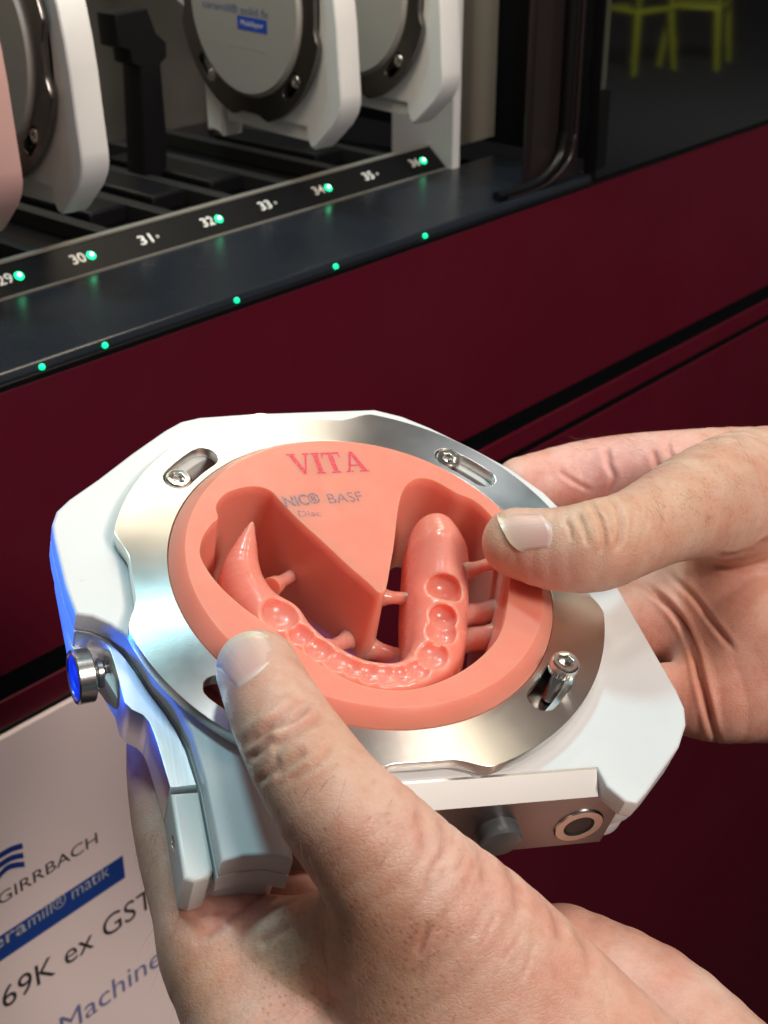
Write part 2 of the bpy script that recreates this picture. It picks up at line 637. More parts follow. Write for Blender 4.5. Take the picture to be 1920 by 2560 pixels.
ME['front'] = front_block()
ME['bushing'] = lathe([(3.2, -3.0), (3.2, 0.25), (3.5, 0.5), (5.3, 0.5), (5.6, 0.2), (5.6, -3.0)], 48, cap=False)
ME['bore_shade'] = lathe([(3.4, 0.5), (3.1, 0.25), (2.9, 0.08), (0.0, 0.06)], 32, cap=False)  # shallow dark disc standing in for the shade of a deep hole
ME['pin'] = lathe([(4.8, -2), (4.8, 3.0), (4.4, 3.5), (3.6, 3.7), (0.0, 3.7)], 40)
ME['knobstem'] = lathe([(3.4, -1), (3.4, 2.2), (2.6, 2.6), (2.6, 3.0), (3.3, 3.6), (3.3, 4.6), (2.5, 5.2), (2.5, 6.0)], 40)
ME['knobhead'] = lathe([(2.5, 5.6), (5.6, 5.8), (5.9, 6.1), (5.9, 9.3), (5.65, 9.6), (5.2, 9.6), (5.0, 9.4), (5.0, 8.4)], 56, cap=False)
ME['knobface'] = lathe([(5.0, 9.2), (3.6, 9.4), (2.6, 9.0), (1.6, 9.3), (0.0, 9.2)], 48, cap=False)
ME['screw'] = lathe([(1.7, -1.0), (1.7, 0.02), (1.5, 0.1), (0.9, 0.1), (0.8, -0.6), (0.0, -0.6)], 24, cap=False)


def lm(x, y, z, zdir=None):
    """local matrix in metres, Z turned to zdir"""
    mt = Matrix.Identity(4)
    if zdir is not None:
        mt = Vector(zdir).to_track_quat('Z', 'Y').to_matrix().to_4x4()
    mt.translation = Vector((x, y, z)) * 0.001
    return mt


def put(name, me, mat, parent, mt=None):
    o = obj(name, me, mat, parent)
    if mt is not None:
        o.matrix_local = mt
    return o


def build_holder(mw, detail=True):
    root = empty('disc_holder', mw)
    put('plate', ME['plate'], M['white'], root)
    put('core', ME['core'], M['white'], root)
    put('lower_body', ME['lower'], M['white'], root)
    put('base', ME['base'], M['white'], root)
    put('clamp_ring', ME['ring'], M['ring'], root)
    put('ring_seat', ME['seat'], M['steel'], root)
    put('gasket', ME['gasket'], M['plastic'], root)
    fb = put('front_block', ME['front'], None, root)
    if detail:
        for k, (ang, lift) in enumerate(((140.6, 0.1), (50.8, 0.1), (-40.6, 4.6), (230.6, 0.1))):
            a = math.radians(ang)
            h = put('bolt', BOLT_HEAD, M['steel'], root, lm(48.9 * math.cos(a), 48.9 * math.sin(a), lift))
            put('shank', BOLT_SHANK, M['steel'], h)
    put('lever', ME['lever'], M['alu'], root)
    eb = put('end_block', ME['block'], M['plastic'], root)
    if detail:
        put('screw', ME['screw'], M['steel'], eb, lm(-49.25, -57.0, -14.0, (-1, 0, 0)))
        put('bushing', ME['bushing'], M['steel'], fb, lm(BU[0], -58.3, BU[1], (0, -1, 0)))
        put('bore_shade', ME['bore_shade'], M['dark'], fb, lm(BU[0], -58.3, BU[1], (0, -1, 0)))
        put('pin', ME['pin'], M['rubber'], fb, lm(PI_[0], -58.3, PI_[1], (0, -1, 0)))
        kn = put('knob', ME['knobstem'], M['steel'], root, lm(-54.9, -11.9, -16.0, (-1, -0.17, 0.0)))
        put('knob_rim', ME['knobhead'], M['steel'], kn)
        put('knob_face', ME['knobface'], M['blue'], kn)
    return root


def on_front(px, py):
    """pixel -> (u, w) on the front face v = -58.3"""
    d = RDT @ ray(px, py)
    o = RDT @ (-TD)
    s = (-58.3 - o.y) / d.y
    q = o + d * s
    return q.x, q.z


BU = on_front(1446, 2062)
PI_ = on_front(1240, 2075)
holder = build_holder(MDISC)
tag(holder, 'white octagonal disc holder with steel clamp ring gripped by both hands', 'disc holder')

# ------------------------------------------------------------------ the milled pink disc
HTOP = 3.035
S = 1920 / 1659.0


def lpt(x, y, wv=HTOP):
    q = loc(x * S, y * S, wv)
    return (q.x, q.y)


CAV = [(431, 1196), (437, 1160), (456, 1132), (470, 1118), (466, 1092), (486, 1066), (520, 1053), (556, 1050), (586, 1060), (608, 1083), (650, 1126),
       (700, 1171), (752, 1220), (795, 1257), (816, 1277), (826, 1279), (834, 1266), (842, 1222), (850, 1176), (857, 1115), (866, 1068), (882, 1043), (905, 1032),
       (934, 1036), (966, 1052), (990, 1066), (1024, 1080), (1060, 1112), (1088, 1160), (1100, 1215), (1100, 1270), (1094, 1325), (1080, 1372), (1044, 1416), (995, 1452),
       (938, 1478), (880, 1491), (820, 1489), (762, 1473), (702, 1442), (640, 1398), (570, 1345), (520, 1308), (478, 1270), (448, 1232)]
cav = catmull([lpt(*p) for p in CAV], 4)

disc = empty('milling_disc', MDISC)
tag(disc, 'round pink acrylic disc with a milled denture base in its hollow', 'milling disc')


def disc_body():
    bm = bmesh.new()
    # top annulus with the cavity hole
    rt = 40.82
    circ = circle(rt - 0.25, 160)
    e = []
    for lp in (circ, cav):
        vs = [bm.verts.new((p[0], p[1], HTOP)) for p in lp]
        e += [bm.edges.new((vs[i], vs[(i + 1) % len(vs)])) for i in range(len(vs))]
    nc = len(circ)
    bmesh.ops.triangle_fill(bm, edges=e, use_beauty=True)
    bm.verts.ensure_lookup_table()

    def inside(pt):
        c = False
        for i in range(len(cav)):
            a, b = cav[i], cav[i - 1]
            if (a[1] > pt[1]) != (b[1] > pt[1]) and pt[0] < (b[0] - a[0]) * (pt[1] - a[1]) / (b[1] - a[1]) + a[0]:
                c = not c
        return c
    bmesh.ops.delete(bm, geom=[f for f in bm.faces if inside(f.calc_center_median())], context='FACES_ONLY')
    bm.verts.ensure_lookup_table()
    ring0 = [bm.verts[i] for i in range(nc)]
    cav0 = [bm.verts[nc + i] for i in range(len(cav))]
    # outer side: conical shoulder, then the buried cylinder
    prev = ring0
    for r, z in ((rt, HTOP - 0.2), (43.75, 0.25), (43.9, -0.2), (43.9, -25.5), (43.5, -26)):
        cur = [bm.verts.new((r * math.cos(2 * math.pi * i / nc), r * math.sin(2 * math.pi * i / nc), z)) for i in range(nc)]
        for i in range(nc):
            bm.faces.new((prev[i], prev[(i + 1) % nc], cur[(i + 1) % nc], cur[i]))
        prev = cur
    bot_o = prev
    # cavity wall: a broken edge, then a slightly drafted wall
    m_ = len(cav)
    cn = []
    area = sum(cav[i - 1][0] * cav[i][1] - cav[i][0] * cav[i - 1][1] for i in range(m_))
    sgn = 1 if area > 0 else -1
    for i in range(m_):
        t = Vector(cav[(i + 1) % m_]) - Vector(cav[i - 1])
        cn.append(Vector((t.y, -t.x)).normalized() * -sgn)     # into the hollow
    prev = cav0
    for off, z in ((0.12, HTOP - 0.14), (0.3, HTOP - 3), (0.7, HTOP - 9), (1.3, HTOP - 16), (2.0, HTOP - 23), (2.2, -26)):
        cur = [bm.verts.new((cav[i][0] + cn[i].x * off, cav[i][1] + cn[i].y * off, z)) for i in range(m_)]
        for i in range(m_):
            bm.faces.new((prev[i], prev[(i + 1) % m_], cur[(i + 1) % m_], cur[i]))
        prev = cur
    eb = []
    for lp in (bot_o, prev):
        for i in range(len(lp)):
            eb.append(bm.edges.get((lp[i], lp[(i + 1) % len(lp)])))
    bmesh.ops.triangle_fill(bm, edges=eb, use_beauty=True)
    bmesh.ops.delete(bm, geom=[f for f in bm.faces if f.calc_center_median().z < -25.9 and inside(f.calc_center_median()) and abs(f.normal.z) > 0.9
                               and all(v in prev for v in f.verts)], context='FACES_ONLY')
    return bm_mesh(bm, smooth=40, caps=1)


put('blank', disc_body(), M['pink'], disc)

# ------------------------------------------------------------------ implicit surfaces
f32 = np.float32


def smin(a, b, k):
    h = np.clip(0.5 + 0.5 * (b - a) / k, 0, 1)
    return b + (a - b) * h - k * h * (1 - h)


def cap_sdf(p, a, b, r0, r1, flat=None):
    """tapered capsule; flat = (axis, factor) squashes it along one axis"""
    a, b = np.asarray(a, f32), np.asarray(b, f32)
    ab = b - a
    t = np.clip(((p - a) @ ab) / max(ab @ ab, 1e-6), 0, 1)
    q = p - a - t[:, None] * ab
    r = r0 + (r1 - r0) * t
    if flat is not None:
        ax = np.asarray(flat[0], f32)
        q = q + np.outer((q @ ax) * (1 / flat[1] - 1), ax)
        return (np.sqrt((q * q).sum(1)) - r) * min(1, 0.5 + 0.5 * flat[1])
    return np.sqrt((q * q).sum(1)) - r


def surface(sdf, lo, hi, h, B=12, newton=2, coarse=None):
    """sparse surface nets -> vertices, quads"""
    lo = np.asarray(lo, float)
    nb = np.ceil((np.asarray(hi) - lo) / (h * B)).astype(int)
    bi = np.stack(np.meshgrid(*[np.arange(k) for k in nb], indexing='ij'), -1).reshape(-1, 3)
    cen = lo + (bi + 0.5) * B * h
    d = (coarse or sdf)(cen.astype(f32))
    bi = bi[np.abs(d) < B * h * 0.5 * 1.732 * 1.35 + h]
    gi = np.stack(np.meshgrid(*[np.arange(B + 1)] * 3, indexing='ij'), -1).reshape(-1, 3)
    dims = nb * B + 2
    Vs, K, Q = [], [], []
    key = lambda c: (c[:, 0] * dims[1] + c[:, 1]) * dims[2] + c[:, 2]
    corners = np.array([(i, j, k) for i in (0, 1) for j in (0, 1) for k in (0, 1)])
    cedges = [(a, b) for a in range(8) for b in range(a + 1, 8) if np.abs(corners[a] - corners[b]).sum() == 1]
    chunk = 120
    for s in range(0, len(bi), chunk):
        sub = bi[s:s + chunk]
        g = (sub[:, None, :] * B + gi[None]).reshape(-1, 3)
        val = sdf((lo + g * h).astype(f32)).reshape(len(sub), B + 1, B + 1, B + 1)
        sg = val < 0
        cs = np.stack([val[:, i:B + i, j:B + j, k:B + k] for i, j, k in corners], -1)
        act = (cs < 0).any(-1) & ~(cs < 0).all(-1)
        idx = np.argwhere(act)
        if len(idx) == 0:
            continue
        cv = cs[act]
        acc = np.zeros((len(idx), 3))
        cnt = np.zeros(len(idx))
        for a, b in cedges:
            va, vb = cv[:, a], cv[:, b]
            x = (va < 0) != (vb < 0)
            t = np.where(x, va / np.where(x, va - vb, 1), 0)
            acc += np.where(x[:, None], corners[a] + t[:, None] * (corners[b] - corners[a]), 0)
            cnt += x
        cell = sub[idx[:, 0]] * B + idx[:, 1:]
        Vs.append(lo + (cell + acc / cnt[:, None]) * h)
        K.append(key(cell))
        for ax in range(3):
            s0 = [slice(None)] + [slice(0, B)] * 3
            s1 = list(s0)
            s1[ax + 1] = slice(1, B + 1)
            A_, B_ = sg[tuple(s0)], sg[tuple(s1)]
            e = np.argwhere(A_ != B_)
            if len(e) == 0:
                continue
            c = sub[e[:, 0]] * B + e[:, 1:]
            o1, o2 = np.eye(3, dtype=int)[(ax + 1) % 3], np.eye(3, dtype=int)[(ax + 2) % 3]
            q = np.stack([key(c), key(c - o1), key(c - o1 - o2), key(c - o2)], 1)
            fl = ~A_[tuple(e.T)]
            q[fl] = q[fl][:, ::-1]
            Q.append(q)
    V = np.concatenate(Vs)
    K = np.concatenate(K)
    Q = np.concatenate(Q)
    od = np.argsort(K)
    Ks = K[od]
    pos = np.searchsorted(Ks, Q)
    pos = np.clip(pos, 0, len(Ks) - 1)
    ok = (Ks[pos] == Q).all(1)
    F = od[pos[ok]]
    for _ in range(newton):
        d = sdf(V.astype(f32)).astype(float)
        gr = grad(sdf, V)
        V = V - gr * np.clip(d, -h, h)[:, None]
    return V, F


def grad(sdf, V, e=0.15):
    g = np.stack([sdf((V + np.eye(3)[i] * e).astype(f32)) - sdf((V - np.eye(3)[i] * e).astype(f32)) for i in range(3)], 1).astype(float)
    return g / np.maximum(np.linalg.norm(g, axis=1, keepdims=True), 1e-6)


def np_mesh(V, F, name='m'):
    me = bpy.data.meshes.new(name)
    me.vertices.add(len(V))
    me.vertices.foreach_set('co', (np.asarray(V) * 0.001).astype(f32).ravel())
    n = F.shape[1]
    me.loops.add(len(F) * n)
    me.loops.foreach_set('vertex_index', np.ascontiguousarray(F).astype(np.int32).ravel())
    me.polygons.add(len(F))
    me.polygons.foreach_set('loop_start', np.arange(0, len(F) * n, n, dtype=np.int32))
    me.update(calc_edges=True)
    me.validate()
    me.shade_smooth()
    return me


# ---- denture base: a horseshoe ridge with tooth sockets
DEN = [  # photo position of the ridge (in a 1659-wide view), height, half width, flange depth
    (545, 1128, 0.6, 0.7, 7), (536, 1160, 0.0, 2.4, 8), (528, 1205, -1.6, 4.0, 10), (540, 1252, -3.6, 4.6, 10), (572, 1296, -4.6, 4.7, 10), (618, 1342, -5.0, 4.6, 10),
    (664, 1386, -5.2, 4.3, 10), (716, 1424, -5.2, 4.0, 10), (780, 1452, -5.2, 3.8, 10), (850, 1462, -5.0, 3.9, 10), (912, 1446, -4.8, 4.8, 10),
    (946, 1402, -4.4, 5.6, 10), (954, 1345, -3.8, 6.1, 10), (955, 1285, -3.0, 6.3, 10), (957, 1225, -1.4, 6.4, 10), (957, 1172, 0.4, 6.2, 9), (949, 1132, 1.4, 4.6, 8)]
dpts = []
for x, y, wv, hw, dp in DEN:
    q = loc(x * S, y * S, wv)
    dpts.append((q.x, q.y, q.z, hw, dp))
dpts = np.array(dpts)
fine = np.array(catmull([Vector(p[:3]) for p in dpts], 4, False))
fx = np.linspace(0, len(dpts) - 1, len(fine))
fhw = np.interp(fx, np.arange(len(dpts)), dpts[:, 3])
fdp = np.interp(fx, np.arange(len(dpts)), dpts[:, 4])
SOCK = [(958, 1288, 3.7, 3.0), (952, 1340, 3.3, 2.3), (948, 1378, 3.3, 2.2), (936, 1420, 3.1, 2.4), (905, 1450, 2.8, 2.2), (868, 1464, 2.6, 2.0), (832, 1464, 2.5, 2.0), (796, 1460, 2.5, 2.0),
        (760, 1448, 2.5, 2.0), (722, 1428, 2.7, 2.2), (684, 1402, 3.0, 2.3), (646, 1372, 3.1, 2.4), (603, 1326, 4.0, 3.0)]
socks = []
for x, y, r, dp in SOCK:
    q = loc(x * S, y * S, -4.0)
    i = np.argmin(((fine[:, :2] - np.array([q.x, q.y])) ** 2).sum(1))
    r *= 1 + 0.10 * math.sin(x * 1.7)
    dp *= 1 + 0.15 * math.sin(y * 2.3)
    socks.append((fine[i][0] * 0.7 + q.x * 0.3, fine[i][1] * 0.7 + q.y * 0.3, fine[i][2] + 1.0, r, dp))


def den_sdf(p):
    d = np.full(len(p), 1e3, f32)
    for i in range(len(fine) - 1):
        a, b = fine[i], fine[i + 1]
        r0, r1 = fhw[i] * 0.78, fhw[i + 1] * 0.78
        ca = cap_sdf(p, (a[0], a[1], a[2] - r0), (b[0], b[1], b[2] - r1), r0, r1)
        w0, w1 = fhw[i] * 1.22, fhw[i + 1] * 1.22
        lo_ = cap_sdf(p * f32([1, 1, 0.62]), (a[0], a[1], (a[2] - fdp[i] * 0.8 - 1) * 0.62), (b[0], b[1], (b[2] - fdp[i + 1] * 0.8 - 1) * 0.62), w0, w1)
        d = np.minimum(d, smin(ca, lo_, 3.0))
    for x, y, z, r, dp in socks:
        q = p - f32([x, y, z])
        e = (np.sqrt((q[:, 0] / r) ** 2 + (q[:, 1] / r) ** 2 + (q[:, 2] / dp) ** 2) - 1) * min(r, dp) * 0.9
        # a soft gum collar around each socket, then the socket itself
        rim = (np.sqrt((q[:, 0] / (r + 1.3)) ** 2 + (q[:, 1] / (r + 1.3)) ** 2 + ((q[:, 2] + 2.2) / 2.7) ** 2) - 1) * 2.4
        d = smin(d, rim, 1.6)
    for x, y, z, r, dp in socks:
        q = p - f32([x, y, z + 0.5])
        e = (np.sqrt((q[:, 0] / r) ** 2 + (q[:, 1] / r) ** 2 + (q[:, 2] / dp) ** 2) - 1) * min(r, dp) * 0.9
        d = -smin(-d, e, 0.5)
    return d


V, F = surface(den_sdf, dpts[:, :3].min(0) - [11, 11, 24], dpts[:, :3].max(0) + [11, 11, 5], 0.5)
den = put('denture_base', np_mesh(V, F), M['pinkden'], disc)
PINS = [((1012, 1232, -2), (1078, 1212, -3), 1.5), ((893, 1294, -8), (832, 1290, -9), 1.5), ((990, 1330, -9), (1080, 1320, -9), 2.6), ((985, 1385, -10), (1075, 1375, -10), 2.8),
        ((870, 1425, -16), (800, 1402, -17), 2.2), ((598, 1262, -11), (640, 1238, -13), 1.5), ((712, 1402, -13), (752, 1382, -15), 1.8)]
for a, b, r in PINS:
    A_ = loc(a[0] * S, a[1] * S, a[2])
    B_ = loc(b[0] * S, b[1] * S, b[2])
    ax = (B_ - A_)
    pts = [A_ - ax * 0.25, A_ - ax * 0.03, A_.lerp(B_, 0.14), A_.lerp(B_, 0.32), A_.lerp(B_, 0.68), A_.lerp(B_, 0.86), B_ + ax * 0.03, B_ + ax * 0.25]
    put('connector', tube(pts, [r * 1.6, r * 1.45, r * 1.12, r, r, r * 1.12, r * 1.45, r * 1.6], 14), M['pinkden'], disc)


# ---- print on the disc
def disc_text(name, s, bl, br, cap, mat, bold=0.0):
    """bl, br: baseline ends; cap: a point at cap height above bl, all photo pixels"""
    z = HTOP + 0.03
    a, b, c = loc(*bl, z), loc(*br, z), loc(*cap, z)
    xd = (b - a)
    wd = xd.length
    xd.normalize()
    yd = Vector((-xd.y, xd.x, 0))
    return fit_text(name, s, mat, disc, a, xd, yd, wd, (c - a).dot(yd), bold)


def serif_word():
    """VITA in slab-serif capitals, units of cap height"""
    bm = bmesh.new()

    def poly(pts):
        bm.faces.new([bm.verts.new((x, y, 0)) for x, y in pts])
    x = 0.0
    # V
    poly([(0.10, 0.93), (0.34, 0.93), (0.60, 0.22), (0.60, 0.0), (0.50, 0.0)])
    poly([(0.60, 0.22), (0.82, 0.93), (0.92, 0.93), (0.60, 0.0)])
    poly([(0.0, 1.0), (0.44, 1.0), (0.44, 0.935), (0.0, 0.935)])
    poly([(0.72, 1.0), (1.02, 1.0), (1.02, 0.935), (0.72, 0.935)])
    # I
    poly([(1.18, 0.93), (1.40, 0.93), (1.40, 0.07), (1.18, 0.07)])
    poly([(1.08, 1.0), (1.50, 1.0), (1.50, 0.935), (1.08, 0.935)])
    poly([(1.08, 0.065), (1.50, 0.065), (1.50, 0.0), (1.08, 0.0)])
    # T
    poly([(1.86, 0.90), (2.08, 0.90), (2.08, 0.07), (1.86, 0.07)])
    poly([(1.56, 1.0), (2.38, 1.0), (2.38, 0.905), (1.56, 0.905)])
    poly([(1.56, 0.90), (1.63, 0.90), (1.60, 0.72), (1.56, 0.72)])
    poly([(2.31, 0.90), (2.38, 0.90), (2.38, 0.72), (2.34, 0.72)])
    poly([(1.76, 0.065), (2.18, 0.065), (2.18, 0.0), (1.76, 0.0)])
    # A
    poly([(2.52, 0.07), (2.62, 0.07), (2.92, 0.80), (2.92, 1.0), (2.86, 1.0)])
    poly([(2.92, 0.80), (3.14, 0.07), (3.38, 0.07), (3.02, 1.0), (2.92, 1.0)])
    poly([(2.68, 0.36), (3.10, 0.36), (3.08, 0.28), (2.65, 0.28)])
    poly([(2.42, 0.065), (2.74, 0.065), (2.74, 0.0), (2.42, 0.0)])
    poly([(3.02, 0.065), (3.48, 0.065), (3.48, 0.0), (3.02, 0.0)])
    return bm


def vita():
    z = HTOP + 0.03
    a, b, c = loc(733, 1187, z), loc(925, 1178, z), loc(722, 1135, z)
    xd = (b - a)
    wd = xd.length
    xd.normalize()
    yd = Vector((-xd.y, xd.x, 0))
    hh = (c - a).dot(yd)
    bm = serif_word()
    for v in bm.verts:
        v.co = a + xd * (v.co.x / 3.48 * wd) + yd * (v.co.y * hh)
    return bm_mesh(bm)


put('lettering', vita(), M['vita'], disc)
disc_text('lettering', 'NIC\u00ae', (716, 1267), (804, 1257), (713, 1240), M['print'], 0.02)
disc_text('lettering', 'BASF', (825, 1259), (910, 1252), (820, 1233), M['print'], -0.004)
disc_text('lettering', 'Disc', (748, 1291), (804, 1290), (747, 1276), M['print'], -0.004)

# ------------------------------------------------------------------ hands


def path(s, pts):
    """(x, y, w, r) in a 1659-wide view of the photo -> disc-frame centres and radii in mm"""
    out = []
    for x, y, wv, r in pts:
        q = loc(x * S, y * S, wv)
        dep = -(RD @ q + TD).z
        out.append((np.array(q), r * S * dep / FPX))
    return out


def resample(ch, n=3):
    P = catmull([Vector((*c, r)) for c, r in ch], n, False) if False else None
    pts = [np.array([*c, r]) for c, r in ch]
    out = []
    for i in range(len(pts) - 1):
        a, b, c, d = pts[max(i - 1, 0)], pts[i], pts[i + 1], pts[min(i + 2, len(pts) - 1)]
        for k in range(n):
            t = k / n
            out.append(0.5 * (2 * b + (c - a) * t + (2 * a - 5 * b + 4 * c - d) * t * t + (3 * b - a - 3 * c + d) * t ** 3))
    out.append(pts[-1])
    return out


class Hand:
    def __init__(self, groups, k_join):
        # groups: list of (name, chain, smoothing inside, smoothing to the rest)
        self.g = [(n, resample(path(None, c)), k) for n, c, k in groups]
        self.k = k_join

    def group_sdf(self, p, ch):
        d = None
        for a, b in zip(ch, ch[1:]):
            e = cap_sdf(p, a[:3], b[:3], a[3], b[3])
            d = e if d is None else np.minimum(d, e)
        return d

    def sdf(self, p):
        d = None
        for n, ch, k in self.g:
            e = self.group_sdf(p, ch)
            d = e if d is None else smin(d, e, k)
        return d

    def pack(self):
        A, B, gi = [], [], []
        for i, (n, ch, k) in enumerate(self.g):
            for a, b in zip(ch, ch[1:]):
                A.append(a)
                B.append(b)
                gi.append(i)
        self.A, self.B, self.gi = np.array(A, f32), np.array(B, f32), np.array(gi)
        self.AB = self.B[:, :3] - self.A[:, :3]
        self.L2 = np.maximum((self.AB ** 2).sum(1), 1e-6)

    def caps(self, p, sel):
        """distances of points (m,3) to the chosen capsules -> (m,k)"""
        A, AB = self.A[sel], self.AB[sel]
        a = A[:, :3]
        pa = p @ AB.T - (a * AB).sum(1)
        t = np.clip(pa / self.L2[sel], 0, 1)
        d2 = (p * p).sum(1)[:, None] + (a * a).sum(1) - 2 * (p @ a.T) - 2 * t * pa + t * t * self.L2[sel]
        return np.sqrt(np.maximum(d2, 1e-6)) - (A[:, 3] + (self.B[sel][:, 3] - A[:, 3]) * t)

    def culled(self, p, cell=7.0):
        """same field, evaluated cell by cell with only the capsules that matter there"""
        if not hasattr(self, 'A'):
            self.pack()
        out = np.empty(len(p), f32)
        ij = np.floor(p / cell).astype(np.int64) + 4000
        key = (ij[:, 0] * 8192 + ij[:, 1]) * 8192 + ij[:, 2]
        od = np.argsort(key, kind='stable')
        cuts = np.flatnonzero(np.diff(key[od])) + 1
        parts = np.split(od, cuts)
        cen = (np.floor(p[[x[0] for x in parts]] / cell) + 0.5).astype(f32) * f32(cell)
        D = self.caps(cen, np.arange(len(self.A)))
        rad = cell * 0.87
        G = len(self.g)
        DG = np.stack([D[:, self.gi == i].min(1) for i in range(G)], 1)
        lim = DG.min(1)[:, None] + 2 * rad + 12
        keepg = DG <= lim
        keep = (D < DG[:, self.gi] + 2 * rad + 0.5) & keepg[:, self.gi]
        for c, idx in enumerate(parts):
            q = p[idx]
            sel = np.flatnonzero(keep[c])
            v = self.caps(q - cen[c] + cen[c], sel)
            gs = self.gi[sel]
            d = None
            for i in np.unique(gs):
                e = v[:, gs == i].min(1)
                d = e if d is None else smin(d, e, self.g[i][2])
            out[idx] = d
        return out

    def ident(self, p):
        D = np.stack([self.group_sdf(p, ch) for n, ch, k in self.g], 1)
        return D.argmin(1)

    def bounds(self):
        P = np.concatenate([np.array(ch) for n, ch, k in self.g])
        return (P[:, :3] - P[:, 3:]).min(0) - 3, (P[:, :3] + P[:, 3:]).max(0) + 3


def seg_dist(x, y, pl):
    """pixel distance to a polyline and position along it (0..1)"""
    best = np.full(len(x), 1e9)
    tt = np.zeros(len(x))
    L = [math.hypot(b[0] - a[0], b[1] - a[1]) for a, b in zip(pl, pl[1:])]
    tot = sum(L)
    s = 0
    for (a, b), l in zip(zip(pl, pl[1:]), L):
        t = np.clip(((x - a[0]) * (b[0] - a[0]) + (y - a[1]) * (b[1] - a[1])) / (l * l), 0, 1)
        d = np.hypot(x - a[0] - t * (b[0] - a[0]), y - a[1] - t * (b[1] - a[1]))
        m_ = d < best
        best[m_] = d[m_]
        tt[m_] = ((s + t * l) / tot)[m_]
        s += l
    return best, tt


def make_hand(name, hand, creases, bumps, tints, base, h=0.6, pores=()):
    lo, hi = hand.bounds()
    V, F = surface(hand.culled, lo, hi, h, coarse=hand.sdf, newton=1)
    nrm = grad(hand.culled, V)
    cpos = np.array(RDT @ (-TD))
    view = cpos - V
    view /= np.linalg.norm(view, axis=1, keepdims=True)
    face = (nrm * view).sum(1)
    gid = hand.ident(V.astype(f32))
    names = [g_[0] for g_ in hand.g]
    px, py, dep = pix(V)
    mmpp = dep / FPX
    front = np.clip((face - 0.02) / 0.2, 0, 1)
    disp = np.zeros(len(V))
    dark = np.zeros(len(V))
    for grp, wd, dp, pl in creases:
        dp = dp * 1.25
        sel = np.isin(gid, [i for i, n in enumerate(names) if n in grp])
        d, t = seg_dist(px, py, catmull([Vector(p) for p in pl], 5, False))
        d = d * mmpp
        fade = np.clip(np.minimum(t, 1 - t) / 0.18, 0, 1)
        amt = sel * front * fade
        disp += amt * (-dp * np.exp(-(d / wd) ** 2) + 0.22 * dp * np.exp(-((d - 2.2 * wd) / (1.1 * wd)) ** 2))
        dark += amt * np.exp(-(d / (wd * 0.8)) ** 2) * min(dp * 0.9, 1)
    for grp, x, y, r, hgt in bumps:
        sel = np.isin(gid, [i for i, n in enumerate(names) if n in grp])
        d = np.hypot(px - x, py - y) / r
        disp += sel * front * hgt * np.exp(-d * d)
    V = V + nrm * disp[:, None]
    me = np_mesh(V, F, name)
    col = np.tile(np.array(base), (len(V), 1))
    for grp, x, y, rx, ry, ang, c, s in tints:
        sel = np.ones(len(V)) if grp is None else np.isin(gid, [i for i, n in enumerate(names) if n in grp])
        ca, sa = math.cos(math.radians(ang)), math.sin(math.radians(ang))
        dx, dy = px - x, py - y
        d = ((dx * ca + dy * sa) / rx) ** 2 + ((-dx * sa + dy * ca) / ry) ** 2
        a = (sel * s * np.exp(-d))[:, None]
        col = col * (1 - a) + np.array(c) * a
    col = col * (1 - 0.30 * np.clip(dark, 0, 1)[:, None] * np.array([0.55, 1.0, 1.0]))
    alpha = np.full(len(V), 0.10)
    for x, y, rx, ry in pores:
        alpha += 0.9 * np.exp(-((px - x) / rx) ** 2 - ((py - y) / ry) ** 2)
    alpha = np.clip(alpha, 0, 1)
    at = me.color_attributes.new('tint', 'FLOAT_COLOR', 'POINT')
    at.data.foreach_set('color', np.concatenate([col, alpha[:, None]], 1).astype(f32).ravel())
    o = obj(name, me, M['skin'], None, MDISC)
    return o, V, F


def bvh_of(V, F):
    return BVHTree.FromPolygons([Vector(v) for v in V], F.tolist())


